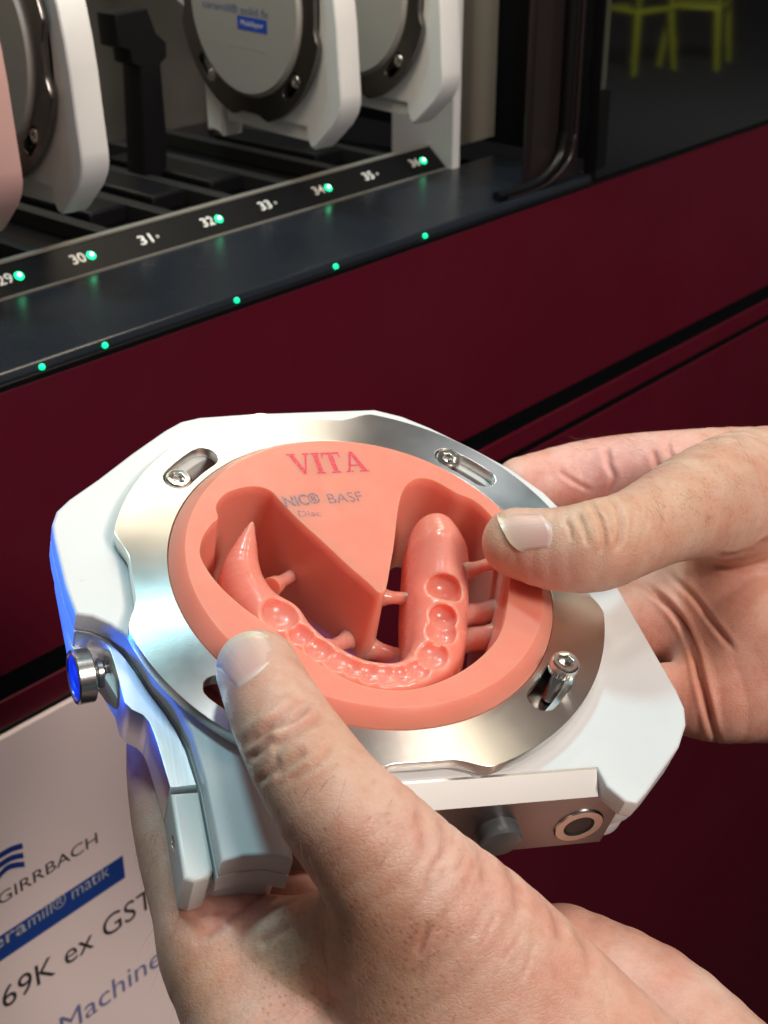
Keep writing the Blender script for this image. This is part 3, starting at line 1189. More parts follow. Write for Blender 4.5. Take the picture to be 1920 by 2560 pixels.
def nail(parent, V, F, cut, tip, mat, n=22, m_=26, lift=0.42):
    """nail plate lying on the finger between a cuticle curve and a free-edge curve (photo pixels)"""
    bv = bvh_of(V, F)
    o = RDT @ (-TD)
    a = catmull([Vector(p) for p in cut], 12, False)
    b = catmull([Vector(p) for p in tip], 12, False)

    def at(c, t):
        f = t * (len(c) - 1)
        i = min(int(f), len(c) - 2)
        return Vector(c[i]).lerp(Vector(c[i + 1]), f - i)
    bm = bmesh.new()
    grid = []
    pts = [[None] * (n + 1) for _ in range(m_ + 1)]
    last, ld = None, 280.0
    for j in range(m_ + 1):
        last = None
        for i in range(n + 1):
            p = at(a, i / n).lerp(at(b, i / n), j / m_)
            d = (RDT @ ray(p.x, p.y)).normalized()
            hit, no, idx, dist = bv.ray_cast(o, d)
            if hit is None or (last is not None and (hit - last).length > 6):
                hit, no, idx, dist = bv.find_nearest(o + d * ld)
            last, ld = hit, (hit - o).length
            pts[j][i] = (hit, no)
    P = np.array([[list(q[0]) if q[0] is not None else [0, 0, 0] for q in r] for r in pts])
    NN = np.array([[list(q[1]) if q[1] is not None else [0, 0, 1] for q in r] for r in pts])
    ok = np.array([[q[0] is not None for q in r] for r in pts])
    # smooth the sheet so that it reads as one hard plate
    for _ in range(30):
        Q = P.copy()
        Q[1:-1, 1:-1] = (P[:-2, 1:-1] + P[2:, 1:-1] + P[1:-1, :-2] + P[1:-1, 2:]) / 4
        P = Q
        NQ = NN.copy()
        NQ[1:-1, 1:-1] = (NN[:-2, 1:-1] + NN[2:, 1:-1] + NN[1:-1, :-2] + NN[1:-1, 2:]) / 4
        NN = NQ
    NN /= np.linalg.norm(NN, axis=2, keepdims=True)
    jj = np.arange(m_ + 1)[:, None] / m_
    ii = np.arange(n + 1)[None] / n
    edge = np.clip(np.minimum(np.minimum(ii, 1 - ii) * 7, jj * 6), 0, 1)
    edge = edge * edge * (3 - 2 * edge)
    up = -0.22 + (0.16 + 0.22) * edge + 0.22 * edge * (1 - (2 * ii - 1) ** 2) + 0.18 * jj * edge
    P = P + NN * up[:, :, None]
    vs = [[bm.verts.new(P[j][i]) for i in range(n + 1)] for j in range(m_ + 1)]
    for j in range(m_):
        for i in range(n):
            bm.faces.new((vs[j][i], vs[j][i + 1], vs[j + 1][i + 1], vs[j + 1][i]))
    # free edge has thickness
    e2 = [bm.verts.new(P[m_][i] - NN[m_][i] * 0.9) for i in range(n + 1)]
    for i in range(n):
        bm.faces.new((vs[m_][i], vs[m_][i + 1], e2[i + 1], e2[i]))
    me = bm_mesh(bm, smooth=60)
    # colour: lunula, bed and free margin along the plate
    vc = np.empty(len(me.vertices) * 3)
    me.vertices.foreach_get('co', vc)
    at_ = me.color_attributes.new('along', 'FLOAT_COLOR', 'POINT')
    vals = []
    for j in range(m_ + 1):
        for i in range(n + 1):
            vals.append((j / m_, i / n, 0, 1))
    vals += [(1, i / n, 0, 1) for i in range(n + 1)]
    at_.data.foreach_set('color', np.array(vals, f32).ravel())
    return obj('fingernail', me, mat, parent)


# skin: colour from the body, mottling, pores and fine criss-cross lines as relief
m = M['skin'] = material('skin', (0.6, 0.38, 0.28), 0.46)
g = N(m)
g.b.inputs['Subsurface Weight'].default_value = 0.35
g.b.inputs['Subsurface Radius'].default_value = (1.0, 0.32, 0.18)
g.b.inputs['Subsurface Scale'].default_value = 0.0028
g.b.inputs['Specular IOR Level'].default_value = 0.42
va = g.new('ShaderNodeVertexColor', layer_name='tint')
c0_ = g.mix(g.rng(g.noise(75, 5, 0.65), 0.36, 0.66, 0, 0.75), va.outputs[0], g.mix(1.0, va.outputs[0], (0.92, 0.68, 0.64), 'MULTIPLY'))
c1 = g.mix(g.rng(g.noise(240, 5, 0.7), 0.45, 0.75, 0, 0.6), c0_, g.mix(1.0, c0_, (0.84, 0.70, 0.60), 'MULTIPLY'))
vo = g.new('ShaderNodeTexVoronoi')
vo.inputs['Scale'].default_value = 780
g.link(g.coord(), vo.inputs['Vector'])
pore = g.rng(vo.outputs['Distance'], 0.0, 0.42, 1, 0)
pmask = g.math('MULTIPLY', va.outputs['Alpha'], g.rng(g.noise(130, 4), 0.3, 0.65, 0.15, 0.8))
c2 = g.mix(g.math('MULTIPLY', pore, pmask), c1, g.mix(1.0, c1, (0.66, 0.46, 0.38), 'MULTIPLY'))
g.link(c2, g.b.inputs['Base Color'])
g.link(g.rng(g.noise(180, 4), 0.3, 0.7, 0.36, 0.56), g.b.inputs['Roughness'])
v2 = g.new('ShaderNodeTexVoronoi', feature='DISTANCE_TO_EDGE')
v2.inputs['Scale'].default_value = 1250
mp = g.new('ShaderNodeMapping')
mp.inputs['Rotation'].default_value = (0, 0, 0.7)
mp.inputs['Scale'].default_value = (0.55, 1.0, 0.9)
g.link(g.coord(), mp.inputs[0])
nz = g.new('ShaderNodeTexNoise')
nz.inputs['Scale'].default_value = 300
g.link(mp.outputs[0], nz.inputs['Vector'])
wp = g.new('ShaderNodeVectorMath', operation='MULTIPLY_ADD')
g.link(nz.outputs['Color'], wp.inputs[0])
wp.inputs[1].default_value = (0.0016,) * 3
g.link(mp.outputs[0], wp.inputs[2])
g.link(wp.outputs[0], v2.inputs['Vector'])
b1 = g.bump(g.rng(v2.outputs['Distance'], 0.0, 0.12, 0, 1), 0.00008, 0.5)
b2 = g.bump(g.math('MULTIPLY', g.math('MULTIPLY', pore, pmask), -1.0), 0.00016, 0.6, b1)
g.bump(g.noise(260, 4, 0.6), 0.0005, 0.35, b2)

m = M['nail'] = material('nail', (0.7, 0.45, 0.38), 0.30)
g = N(m)
va = g.new('ShaderNodeVertexColor', layer_name='along')
sp = g.new('ShaderNodeSeparateColor')
g.link(va.outputs[0], sp.inputs[0])
wob = g.math('ADD', sp.outputs[0], g.rng(g.noise(160, 3), 0.3, 0.7, -0.06, 0.06))
cr = g.new('ShaderNodeValToRGB')
cr.color_ramp.elements[0].position = 0.0
cr.color_ramp.elements[0].color = (0.66, 0.44, 0.36, 1)
cr.color_ramp.elements[1].position = 0.22
cr.color_ramp.elements[1].color = (0.68, 0.40, 0.35, 1)
for pos, c in ((0.08, (0.72, 0.54, 0.47)), (0.55, (0.68, 0.43, 0.36)), (0.86, (0.68, 0.48, 0.39)), (0.94, (0.70, 0.57, 0.42))):
    e = cr.color_ramp.elements.new(pos)
    e.color = (*c, 1)
g.link(wob, cr.inputs[0])
g.link(cr.outputs[0], g.b.inputs['Base Color'])
g.b.inputs['Subsurface Weight'].default_value = 0.2
g.b.inputs['Subsurface Scale'].default_value = 0.002
cbn = g.new('ShaderNodeCombineXYZ')
g.link(sp.outputs[1], cbn.inputs[0])
g.bump(g.noise(28, 2, 0.5, cbn.outputs[0]), 0.00015, 0.35)


def r5(pts):
    return [(100 + x * 0.5425, 1480 + y * 0.5425) for x, y in pts]


def r7(pts):
    return [(1150 + x * 0.46414, 1020 + y * 0.46414) for x, y in pts]


def r6(pts):
    return [(800 + x * 0.60277, 1780 + y * 0.60277) for x, y in pts]


# the hand below: thumb over the clamp ring, fingers under the holder
LH = Hand([
    ('thumb', [(557, 1450, 11, 90), (600, 1545, 14.5, 104), (655, 1640, 17, 118), (720, 1735, 16, 130), (795, 1818, 13, 145), (885, 1922, 6, 165),
               (1000, 2040, -4, 190), (1130, 2170, -14, 200), (1290, 2330, -22, 205), (1500, 2520, -28, 215), (1700, 2700, -32, 225)], 5),
    ('index', [(350, 1540, -31, 72), (358, 1660, -31, 84), (382, 1800, -31, 92), (425, 1950, -31, 100), (490, 2110, -31, 120), (580, 2260, -31, 160), (740, 2420, -32, 220), (1000, 2560, -36, 280), (1300, 2700, -40, 300)], 7),
    ('web', [(470, 2045, -27, 92), (560, 2035, -25, 95), (660, 2040, -19, 105), (840, 2060, -8, 150), (960, 2250, -18, 210), (1000, 2400, -26, 260)], 9),
    ('middle', [(560, 1680, -40, 76), (590, 1850, -40, 90), (640, 2050, -40, 110), (760, 2300, -40, 160)], 5),
    ('ring', [(740, 1760, -42, 76), (760, 1920, -42, 90), (790, 2080, -43, 110), (900, 2300, -44, 160)], 5),
    ('little', [(920, 1920, -44, 66), (930, 2030, -45, 80), (960, 2150, -46, 110), (1060, 2330, -46, 150)], 5),
    ('heel', [(1215, 2075, -50, 120), (1390, 2185, -50, 150), (1540, 2350, -50, 180), (1700, 2560, -50, 220)], 6),
], 6)
C_A = [
    (('thumb',), 0.9, 0.75, r5([(935, 725), (1000, 660), (1090, 618), (1180, 570), (1265, 490)])),
    (('thumb',), 0.7, 0.55, r5([(1000, 650), (1080, 590), (1170, 520), (1250, 482)])),
    (('thumb',), 0.9, 0.7, r5([(1060, 725), (1150, 655), (1250, 600), (1335, 570)])),
    (('thumb',), 0.7, 0.55, r5([(955, 775), (1010, 735), (1060, 690), (1100, 690)])),
    (('thumb',), 0.8, 0.5, r5([(1075, 850), (1150, 790), (1235, 735)])),
    (('thumb',), 0.6, 0.4, r5([(1000, 880), (1060, 830), (1110, 760)])),
    (('thumb',), 0.6, 0.4, r5([(1120, 900), (1200, 840), (1290, 790), (1360, 690)])),
    (('web', 'index'), 0.8, 0.6, r5([(1010, 1640), (1060, 1590), (1110, 1560), (1160, 1520)])),
    (('web', 'index', 'thumb'), 0.9, 0.55, r5([(700, 1620), (800, 1560), (900, 1480), (1000, 1400), (1100, 1330)])),
    (('web', 'index'), 0.9, 0.5, r5([(640, 1400), (700, 1450), (800, 1475), (900, 1460)])),
    (('thumb',), 1.0, 0.45, r6([(400, 400), (430, 500), (440, 600)])),
    (('thumb',), 1.0, 0.45, r6([(500, 430), (520, 530), (500, 640)])),
    (('thumb',), 1.0, 0.55, r6([(640, 500), (680, 600), (690, 740)])),
    (('thumb',), 1.0, 0.55, r6([(760, 600), (820, 720), (830, 860)])),
    (('thumb',), 1.0, 0.55, r6([(900, 700), (980, 830), (1010, 980)])),
    (('thumb',), 1.0, 0.45, r6([(1010, 800), (1100, 950), (1140, 1080)])),
]
rng = random.Random(7)
for i in range(16):   # fine lines running over the back of the thumb and wrist
    x, y = rng.uniform(430, 950), rng.uniform(480, 1050)
    C_A.append((('thumb', 'web'), 0.5, rng.uniform(0.1, 0.2), r6([(x, y), (x - rng.uniform(10, 40), y + rng.uniform(50, 90)), (x - rng.uniform(30, 110), y + rng.uniform(100, 190))])))
B_A = [(('thumb',), 775, 1880, 60, 0.5), (('thumb',), 880, 2070, 90, 1.0), (('thumb', 'web'), 900, 2330, 120, 1.2), (('thumb',), 690, 1830, 40, 0.4)]
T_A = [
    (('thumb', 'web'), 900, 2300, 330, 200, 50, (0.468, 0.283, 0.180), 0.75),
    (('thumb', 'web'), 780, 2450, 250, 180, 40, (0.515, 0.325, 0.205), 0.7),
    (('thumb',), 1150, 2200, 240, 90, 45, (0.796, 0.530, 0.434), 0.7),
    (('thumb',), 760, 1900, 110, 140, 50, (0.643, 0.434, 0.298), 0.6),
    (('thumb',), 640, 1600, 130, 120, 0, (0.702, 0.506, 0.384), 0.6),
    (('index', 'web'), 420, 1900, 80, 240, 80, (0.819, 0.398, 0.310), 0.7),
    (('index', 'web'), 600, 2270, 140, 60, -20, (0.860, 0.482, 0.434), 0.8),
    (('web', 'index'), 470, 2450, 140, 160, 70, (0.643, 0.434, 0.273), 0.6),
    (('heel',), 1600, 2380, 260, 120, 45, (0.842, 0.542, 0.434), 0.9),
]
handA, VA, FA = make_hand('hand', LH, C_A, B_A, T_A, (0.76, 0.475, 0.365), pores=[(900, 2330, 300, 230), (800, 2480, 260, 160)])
tag(handA, 'tanned hand pressing its thumb on the pink disc above the end block', 'hand')
nail(handA, VA, FA, r5([(905, 468), (955, 440), (1020, 402), (1090, 345), (1142, 285)]), r5([(816, 375), (835, 290), (890, 222), (975, 190), (1075, 212)]), M['nail'])

# the hand beside: thumb over the ring, palm and fingers behind the holder
RH = Hand([
    ('thumb', [(1117, 1172, 11, 76), (1200, 1186, 14, 90), (1285, 1180, 17, 99), (1370, 1150, 17, 94), (1450, 1112, 13, 104), (1545, 1082, 4, 128), (1660, 1075, -8, 155), (1820, 1110, -20, 185), (2100, 1200, -30, 230)], 5),
    ('index', [(1130, 1052, -38, 66), (1250, 1036, -36, 82), (1360, 1024, -30, 87), (1460, 1022, -25, 93), (1580, 1028, -22, 106), (1700, 1050, -24, 125), (1900, 1130, -30, 190)], 6),
    ('middle', [(1180, 1200, -40, 70), (1320, 1195, -38, 84), (1480, 1190, -34, 100), (1680, 1200, -32, 130), (1900, 1260, -34, 190)], 9),
    ('ring', [(1260, 1340, -42, 70), (1400, 1340, -40, 86), (1540, 1335, -36, 104), (1700, 1320, -34, 135), (1950, 1310, -34, 200)], 9),
    ('little', [(1380, 1500, -42, 66), (1480, 1508, -40, 80), (1570, 1508, -37, 98), (1680, 1480, -35, 120), (1900, 1420, -34, 190), (2150, 1420, -38, 240)], 9),
    ('palm', [(1560, 1240, -30, 110), (1640, 1380, -30, 150), (1760, 1430, -30, 160)], 9),
], 6)
C_B = [
    (('thumb',), 0.55, 0.40, r7([(628, 560), (655, 620), (680, 690), (690, 750)])),
    (('thumb',), 0.60, 0.60, r7([(690, 500), (730, 560), (765, 640), (776, 720), (762, 790)])),
    (('thumb',), 0.60, 0.65, r7([(780, 470), (840, 530), (868, 610), (862, 690), (835, 780)])),
    (('thumb',), 0.45, 0.30, r7([(735, 540), (790, 570), (820, 640), (822, 720)])),
    (('thumb',), 0.4, 0.14, r7([(905, 500), (935, 560), (925, 680)])),
    (('thumb',), 0.4, 0.12, r7([(1000, 470), (1015, 560), (990, 690)])),
    (('thumb',), 0.4, 0.12, r7([(1080, 430), (1105, 540), (1090, 660)])),
    (('thumb',), 0.5, 0.30, r7([(560, 600), (590, 650), (600, 720)])),
    (('ring', 'middle', 'little', 'palm'), 0.8, 1.5, r7([(930, 905), (1080, 1020), (1190, 1150), (1260, 1310), (1300, 1480), (1350, 1690), (1400, 1850)])),
    (('ring', 'middle', 'little', 'palm'), 0.7, 0.6, r7([(1110, 880), (1250, 1010), (1370, 1170), (1490, 1320)])),
    (('thumb', 'middle', 'palm', 'ring'), 0.7, 0.8, r7([(1370, 800), (1480, 800), (1580, 765), (1680, 690)])),
    (('thumb', 'middle', 'palm', 'ring'), 0.7, 0.6, r7([(1330, 840), (1450, 870), (1560, 860), (1680, 810)])),
    (('index',), 0.9, 0.6, r7([(800, 470), (830, 380), (800, 300), (790, 200)])),
    (('index',), 0.9, 0.7, r7([(1090, 380), (1060, 300), (1040, 220)])),
    (('index',), 0.7, 0.4, r7([(1180, 320), (1130, 240), (1120, 170)])),
    (('index',), 0.7, 0.4, r7([(520, 330), (620, 400), (720, 450)])),
]
B_B = [(('thumb',), *r7([(690, 545)])[0], 30, 0.5), (('thumb',), *r7([(790, 520)])[0], 34, 0.5), (('thumb',), *r7([(720, 700)])[0], 36, 0.3), (('thumb',), *r7([(1450, 240)])[0], 90, 1.2)]
T_B = [
    (('thumb',), *r7([(740, 680)])[0], 120, 90, 80, (0.725, 0.530, 0.335), 0.7),
    (('thumb',), *r7([(620, 860)])[0], 150, 50, -5, (0.796, 0.434, 0.347), 0.6),
    (('thumb',), *r7([(1200, 500)])[0], 240, 120, -30, (0.702, 0.470, 0.335), 0.7),
    (('index',), *r7([(800, 330)])[0], 300, 130, -10, (0.842, 0.458, 0.422), 0.8),
    (('ring', 'middle', 'little', 'palm'), *r7([(1300, 1400)])[0], 300, 420, 0, (0.702, 0.362, 0.273), 0.8),
    (('thumb',), *r7([(200, 700)])[0], 60, 90, 0, (0.772, 0.530, 0.347), 0.6),
]
handB, VB, FB = make_hand('hand', RH, C_B, B_B, T_B, (0.77, 0.49, 0.375), pores=[(1800, 1250, 200, 120)])
tag(handB, 'hand reaching in sideways with its thumb resting on the disc rim', 'hand')
nail(handB, VB, FB, r7([(440, 560), (497, 592), (525, 650), (520, 715), (480, 772)]), r7([(196, 552), (212, 615), (245, 682), (288, 742), (350, 784)]), M['nail'])



def hairs(parent, V, F, boxes, n, seed, flow, length=(3, 7)):
    """fine body hair growing out of the skin, joined"""
    rg = random.Random(seed)
    bv = bvh_of(V, F)
    o = RDT @ (-TD)
    vs, fs = [], []
    tries = 0
    made = 0
    while made < n and tries < n * 6:
        tries += 1
        b = rg.choice(boxes)
        x, y = rg.uniform(b[0], b[2]), rg.uniform(b[1], b[3])
        hit, no, idx, dist = bv.ray_cast(o, (RDT @ ray(x, y)).normalized())
        if hit is None:
            continue
        made += 1
        h2 = loc(x + flow[0] * 10, y + flow[1] * 10, hit.z) - hit
        t = (h2 - no * h2.dot(no)).normalized()
        t = (t + Vector((rg.uniform(-.5, .5), rg.uniform(-.5, .5), rg.uniform(-.5, .5)))).normalized()
        L_ = rg.uniform(*length)
        side = t.cross(no).normalized()
        k0 = len(vs)
        for q in range(5):
            f = q / 4
            c = hit + t * L_ * f + no * (0.15 + L_ * (0.28 * f - 0.12 * f * f))
            w_ = 0.028 * (1 - 0.8 * f)
            for a in range(3):
                an = a * 2.094
                vs.append(c + side * math.cos(an) * w_ + no * math.sin(an) * w_)
        for q in range(4):
            for a in range(3):
                fs.append((k0 + q * 3 + a, k0 + q * 3 + (a + 1) % 3, k0 + q * 3 + 3 + (a + 1) % 3, k0 + q * 3 + 3 + a))
    me = np_mesh(np.array([list(v) for v in vs]), np.array(fs))
    o_ = obj('hair', me, M['hair'], parent)
    o_['kind'] = 'stuff'
    return o_


M['hair'] = material('body_hair', (0.26, 0.16, 0.09), 0.35)
hairs(handA, VA, FA, [(330, 2080, 400, 2300), (350, 2300, 480, 2556), (700, 2300, 1150, 2540), (650, 1900, 1000, 2150)], 130, 3, (-0.5, 0.85))
hairs(handB, VB, FB, [(1500, 1085, 1915, 1180), (1620, 1150, 1915, 1400), (1400, 1090, 1600, 1130)], 90, 5, (-0.8, -0.35))

# ------------------------------------------------------------------ the storage machine behind
AZ = math.radians(41)
DX = Vector((math.sin(AZ), math.cos(AZ), 0))
DY = Vector((-math.cos(AZ), math.sin(AZ), 0))     # into the machine
c0 = ray(69, 694) * 0.580
O29 = MCAM @ c0
MM = Matrix((DX, DY, Vector((0, 0, 1)))).transposed().to_4x4()
MM.translation = O29
MMI = MM.inverted()
CL = MMI @ CAM
PITCH_S = 37.75
FY = -65.0


def mb(px, py, y):
    """photo pixel -> (x, z) millimetres on the machine plane y"""
    d = MMI.to_3x3() @ (MCAM.to_3x3() @ ray(px, py))
    s = (y * 0.001 - CL.y) / d.y
    q = (CL + d * s) * 1000
    return q.x, q.z


def mbx(px, py, x):
    d = MMI.to_3x3() @ (MCAM.to_3x3() @ ray(px, py))
    s = (x * 0.001 - CL.x) / d.x
    q = (CL + d * s) * 1000
    return q.y, q.z


m = M['red'] = material('red_lacquer', (0.12, 0.007, 0.013), 0.42, Specular_IOR_Level=0.30)
g = N(m)
g.bump(g.noise(500, 2), 0.00005, 0.3)
g.link(g.rng(g.noise(7, 6, 0.65), 0.3, 0.7, 0.28, 0.55), g.b.inputs['Roughness'])
g.link(g.mix(g.rng(g.noise(4, 3), 0.3, 0.7, 0, 1), (0.120, 0.006, 0.019), (0.098, 0.005, 0.016)), g.b.inputs['Base Color'])
m = M['black'] = material('black_plastic', (0.005, 0.005, 0.006), 0.34, Specular_IOR_Level=0.3)
m = M['sill'] = material('black_gloss_sill', (0.010, 0.013, 0.019), 0.22)
g = N(m)
g.link(g.rng(g.noise(14, 4), 0.3, 0.7, 0.16, 0.34), g.b.inputs['Roughness'])
M['glass'] = material('black_glass', (0.008, 0.008, 0.009), 0.03)
M['post'] = material('dark_brown_post', (0.020, 0.014, 0.015), 0.30)
M['greymetal'] = material('grey_sheet_metal', (0.26, 0.25, 0.23), 0.33, 0.9)
g = N(M['greymetal'])
g.link(g.rng(g.noise(9, 3), 0.35, 0.65, 0.22, 0.5), g.b.inputs['Roughness'])
M['rib'] = material('grey_rib', (0.014, 0.0135, 0.0135), 0.5, Specular_IOR_Level=0.3)
M['beige'] = material('beige_panel', (0.55, 0.50, 0.42), 0.5)
M['num'] = material('white_print', (0.75, 0.75, 0.72), 0.6)
M['chrome'] = material('trim', (0.5, 0.5, 0.5), 0.25, 1.0)
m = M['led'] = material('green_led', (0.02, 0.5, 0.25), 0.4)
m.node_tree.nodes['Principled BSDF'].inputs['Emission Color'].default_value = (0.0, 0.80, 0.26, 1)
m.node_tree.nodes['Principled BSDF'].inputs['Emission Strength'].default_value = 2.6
M['led_off'] = material('led_off', (0.45, 0.45, 0.42), 0.5)

mach = empty('storage_machine', MM)
# unseen warm lamp added high in the chamber to brighten the stored discs
lamp('added_chamber_fill', (0, -0.35, 1), 0.30, 0.35, 1.35, (1.0, 0.86, 0.66), target=MM @ Vector((0.10, 0.03, 0.10)), frame=MM, size_y=0.08)
tag(mach, 'dark red storage machine with numbered slots and green lights', 'machine')

zt = mb(0, 666, 12)[1] * 0.5 + mb(1081, 360, 12)[1] * 0.5
zb = mb(0, 756, 0)[1] * 0.5 + mb(1128, 407, 0)[1] * 0.5
ze = mb(0, 940, FY)[1] * 0.5 + mb(1300, 501, FY)[1] * 0.5
xr = mb(1128, 407, 0)[0]
XL, XR = -420.0, 1500.0
zg = [mb(0, p, FY)[1] * 0.25 + mb(1920, q, FY)[1] * 0.75 for p, q in ((1666, 719), (1709, 757), (1788, 796), (1806, 812))]
ZBOT = -O29.z * 1000 + 60


def profile_x(sec, x0, x1, bevel=0.0):
    """section in (y, z) run along x"""
    bm = bmesh.new()
    a = [bm.verts.new((x0, p[0], p[1])) for p in sec]
    b = [bm.verts.new((x1, p[0], p[1])) for p in sec]
    n = len(sec)
    for i in range(n):
        bm.faces.new((a[i], a[(i + 1) % n], b[(i + 1) % n], b[i]))
    bm.faces.new(a)
    bm.faces.new(b)
    if bevel:
        bmesh.ops.bevel(bm, geom=list(bm.edges), offset=bevel, segments=3, affect='EDGES', profile=0.5, clamp_overlap=True)
    return bm_mesh(bm)


M['strip'] = material('black_strip', (0.003, 0.003, 0.004), 0.45, Specular_IOR_Level=0.2)
put('number_strip', profile_x([(12, zt), (0, zb), (0, zb - 12), (14, zb - 12), (14, zt)], XL, xr, 0.4), M['strip'], mach)
put('sill', profile_x([(-0.6, zb - 0.6), (FY + 1.0, ze + 0.5), (FY - 0.6, ze - 2.5), (FY + 0.5, ze - 8), (160, ze - 8), (160, zb - 13), (-0.6, zb - 13)], XL, mb(1486, 300, FY)[0] + 1.5, 0.8), M['sill'], mach)
put('trim', profile_x([(FY - 0.9, ze - 3.2), (FY - 0.9, ze - 5.4), (FY + 2, ze - 5.4), (FY + 2, ze - 3.2)], XL, XR, 0.5), M['black'], mach)
put('upper_panel', profile_x([(FY, ze - 6), (FY, zg[0]), (FY + 30, zg[0]), (FY + 30, ze - 9)], XL, XR, 0.8), M['red'], mach)
put('groove', profile_x([(FY + 0.6, zg[0] + 3), (FY + 0.6, zg[3] - 3), (FY + 30, zg[3] - 3), (FY + 28, zg[3] - 3), (FY + 28, zg[0] + 3)][:2] + [(FY + 28, zg[3] - 3), (FY + 28, zg[0] + 3)], XL, XR), M['strip'], mach)
put('middle_rail', profile_x([(FY - 0.2, zg[1]), (FY - 0.2, zg[2]), (FY + 20, zg[2]), (FY + 20, zg[1])], XL, XR, 0.8), M['red'], mach)
put('lower_panel', profile_x([(FY, zg[3]), (FY, ZBOT), (FY + 30, ZBOT), (FY + 30, zg[3])], XL, XR, 0.8), M['red'], mach)
put('plinth', profile_x([(FY + 25, ZBOT + 4), (FY + 25, ZBOT - 60), (300, ZBOT - 60), (300, ZBOT + 4)], XL + 5, XR - 5), M['black'], mach)
M['striptrim'] = material('grey_strip_trim', (0.20, 0.19, 0.17), 0.4)
put('strip_trim', profile_x([(11.6, zt + 0.2), (11.6, zt + 1.0), (15, zt + 1.0), (15, zt + 0.2)], XL, xr), M['striptrim'], mach)
put('strip_trim', profile_x([(-0.3, zb - 0.9), (-0.3, zb + 0.1), (-1.2, zb + 0.1), (-1.2, zb - 0.9)], XL, xr), M['striptrim'], mach)
# chamber: floor, back, ribs between the slots
zf = zt - 7
put('chamber_floor', box(XL, xr, 14.5, 175, zf - 4, zf), M['black'], mach)
put('chamber_back', box(XL, xr + 120, 178, 184, zf - 20, zf + 420), M['greymetal'], mach)
rib = box(-3.6, 3.6, 15, 150, -3.5, 4.5, 0.6)
for k in range(25, 36):
    put('slot_rib', rib, M['rib'], mach, lm(PITCH_S * (k - 29 + 0.42), 0, zf + 3.7))
foot = box(-11, 11, 40, 120, 0, 9, 1.5)
for k in (28, 31, 32, 33, 35):
    put('slot_rest', foot, M['black'], mach, lm(PITCH_S * (k - 29), 0, zf + 0.2))

# lights and numbers on the sloping strip
sdir = Vector((0, 12, zt - zb)).normalized()
snor = Vector((0, -(zt - zb), 12)).normalized()
led = lathe([(2.1, -0.6), (2.1, 0.3), (1.5, 0.85), (0.0, 1.0)], 20)
led_core = lathe([(0.9, -0.2), (0.8, 0.15), (0.0, 0.3)], 16)
M['ledcore'] = material('led_core', (0.6, 1.0, 0.8), 0.4)
M['ledcore'].node_tree.nodes['Principled BSDF'].inputs['Emission Color'].default_value = (0.45, 1.0, 0.7, 1)
M['ledcore'].node_tree.nodes['Principled BSDF'].inputs['Emission Strength'].default_value = 6.0
dot = lathe([(0.8, -0.3), (0.8, 0.2), (0.0, 0.35)], 14)
LIT = (28, 29, 30, 32, 34, 36)
slen = math.hypot(12, zt - zb)
mid = Vector((0, 0, zb)) + sdir * slen * 0.50
for k in range(28, 37):
    p = mid + Vector((PITCH_S * (k - 29), 0, 0))
    put('led' if k in LIT else 'marker_dot', led if k in LIT else dot, M['led'] if k in LIT else M['led_off'], mach, lm(p.x, p.y, p.z, snor))
    if k in LIT:
        put('led_core', led_core, M['ledcore'], mach, lm(p.x + snor.x, p.y + snor.y, p.z + snor.z, snor))
    o = p + snor * 0.12 - sdir * 2.0 + Vector((-10.6, 0, 0))
    fit_text('slot_number', str(k), M['num'], mach, o, Vector((1, 0, 0)), sdir, 7.4, 5.0, 0.012)

edge_glint_dot = lathe([(1.1, -0.8), (1.1, 0.2), (0.7, 0.6), (0.0, 0.7)], 16)  # glowing dots standing in for the LEDs' reflections on the sill edge
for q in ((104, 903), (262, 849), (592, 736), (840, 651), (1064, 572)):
    put('edge_led_reflection', edge_glint_dot, M['led'], mach, lm(mb(*q, FY - 0.7)[0], FY - 0.7, ze - 1.4, (0, -1, 0.5)))

# end post of the rack, frame post with its rounded trim, glass door
xa, xb = mb(1118, 300, 0)[0], mb(1150, 300, 0)[0]
put('rack_end_flange', box(xa, xa + 7, -4, 40, zb - 2, zb + 260, 0.8), M['white'], mach)
put('rack_end_panel', box(xa + 7.5, mb(1238, 300, 30)[0], 30, 36, zb - 2, zb + 260, 0.6), M['beige'], mach)
x1, x2, x3 = mb(1335, 300, FY + 6)[0], mb(1430, 300, FY + 2)[0], mb(1486, 300, FY)[0]
put('chamber_side', box(mb(1245, 300, 40)[0], mb(1245, 300, 40)[0] + 8, -30, 170, zb - 10, zb + 300), M['black'], mach)
put('door_post', box(x1, x3 - 1, FY + 8, FY + 13, ze - 3, ze + 400, 2.0), M['post'], mach)
cpx = (x1 + x2) / 2
tp = [(x1 - 30, FY + 6, ze + 3.2), (x1 - 6, FY + 5, ze + 3.2), (x1 + 8, FY + 4.5, ze + 5.5), (x2 - 8, FY + 4, ze + 13), (x2 - 3, FY + 4, ze + 26), (x2 - 2, FY + 4, ze + 60), (x2 - 2, FY + 4, ze + 400)]
put('door_seal', tube(catmull(tp, 5, False), 2.6, 12), M['black'], mach)
put('door_seal', tube(catmull([(p[0] + 7, p[1] - 1.5, p[2] - 2) for p in tp], 5, False), 1.3, 10), M['post'], mach)
put('glass_door', box(x3 + 1, XR, FY - 2, FY + 6, ze - 2.6, ze + 500, 1.0), M['glass'], mach)
put('door_edge', box(x3 - 0.5, x3 + 4.5, FY - 3, FY - 2.2, mb(1490, 225, FY)[1], ze + 500, 0.3), M['chrome'], mach)
put('door_hinge', box(x3 - 0.5, x3 + 9, FY - 3.4, FY - 2.2, ze + 4, mb(1490, 228, FY)[1], 0.4), M['black'], mach)
kx, kz = mb(1092, 296, 30)
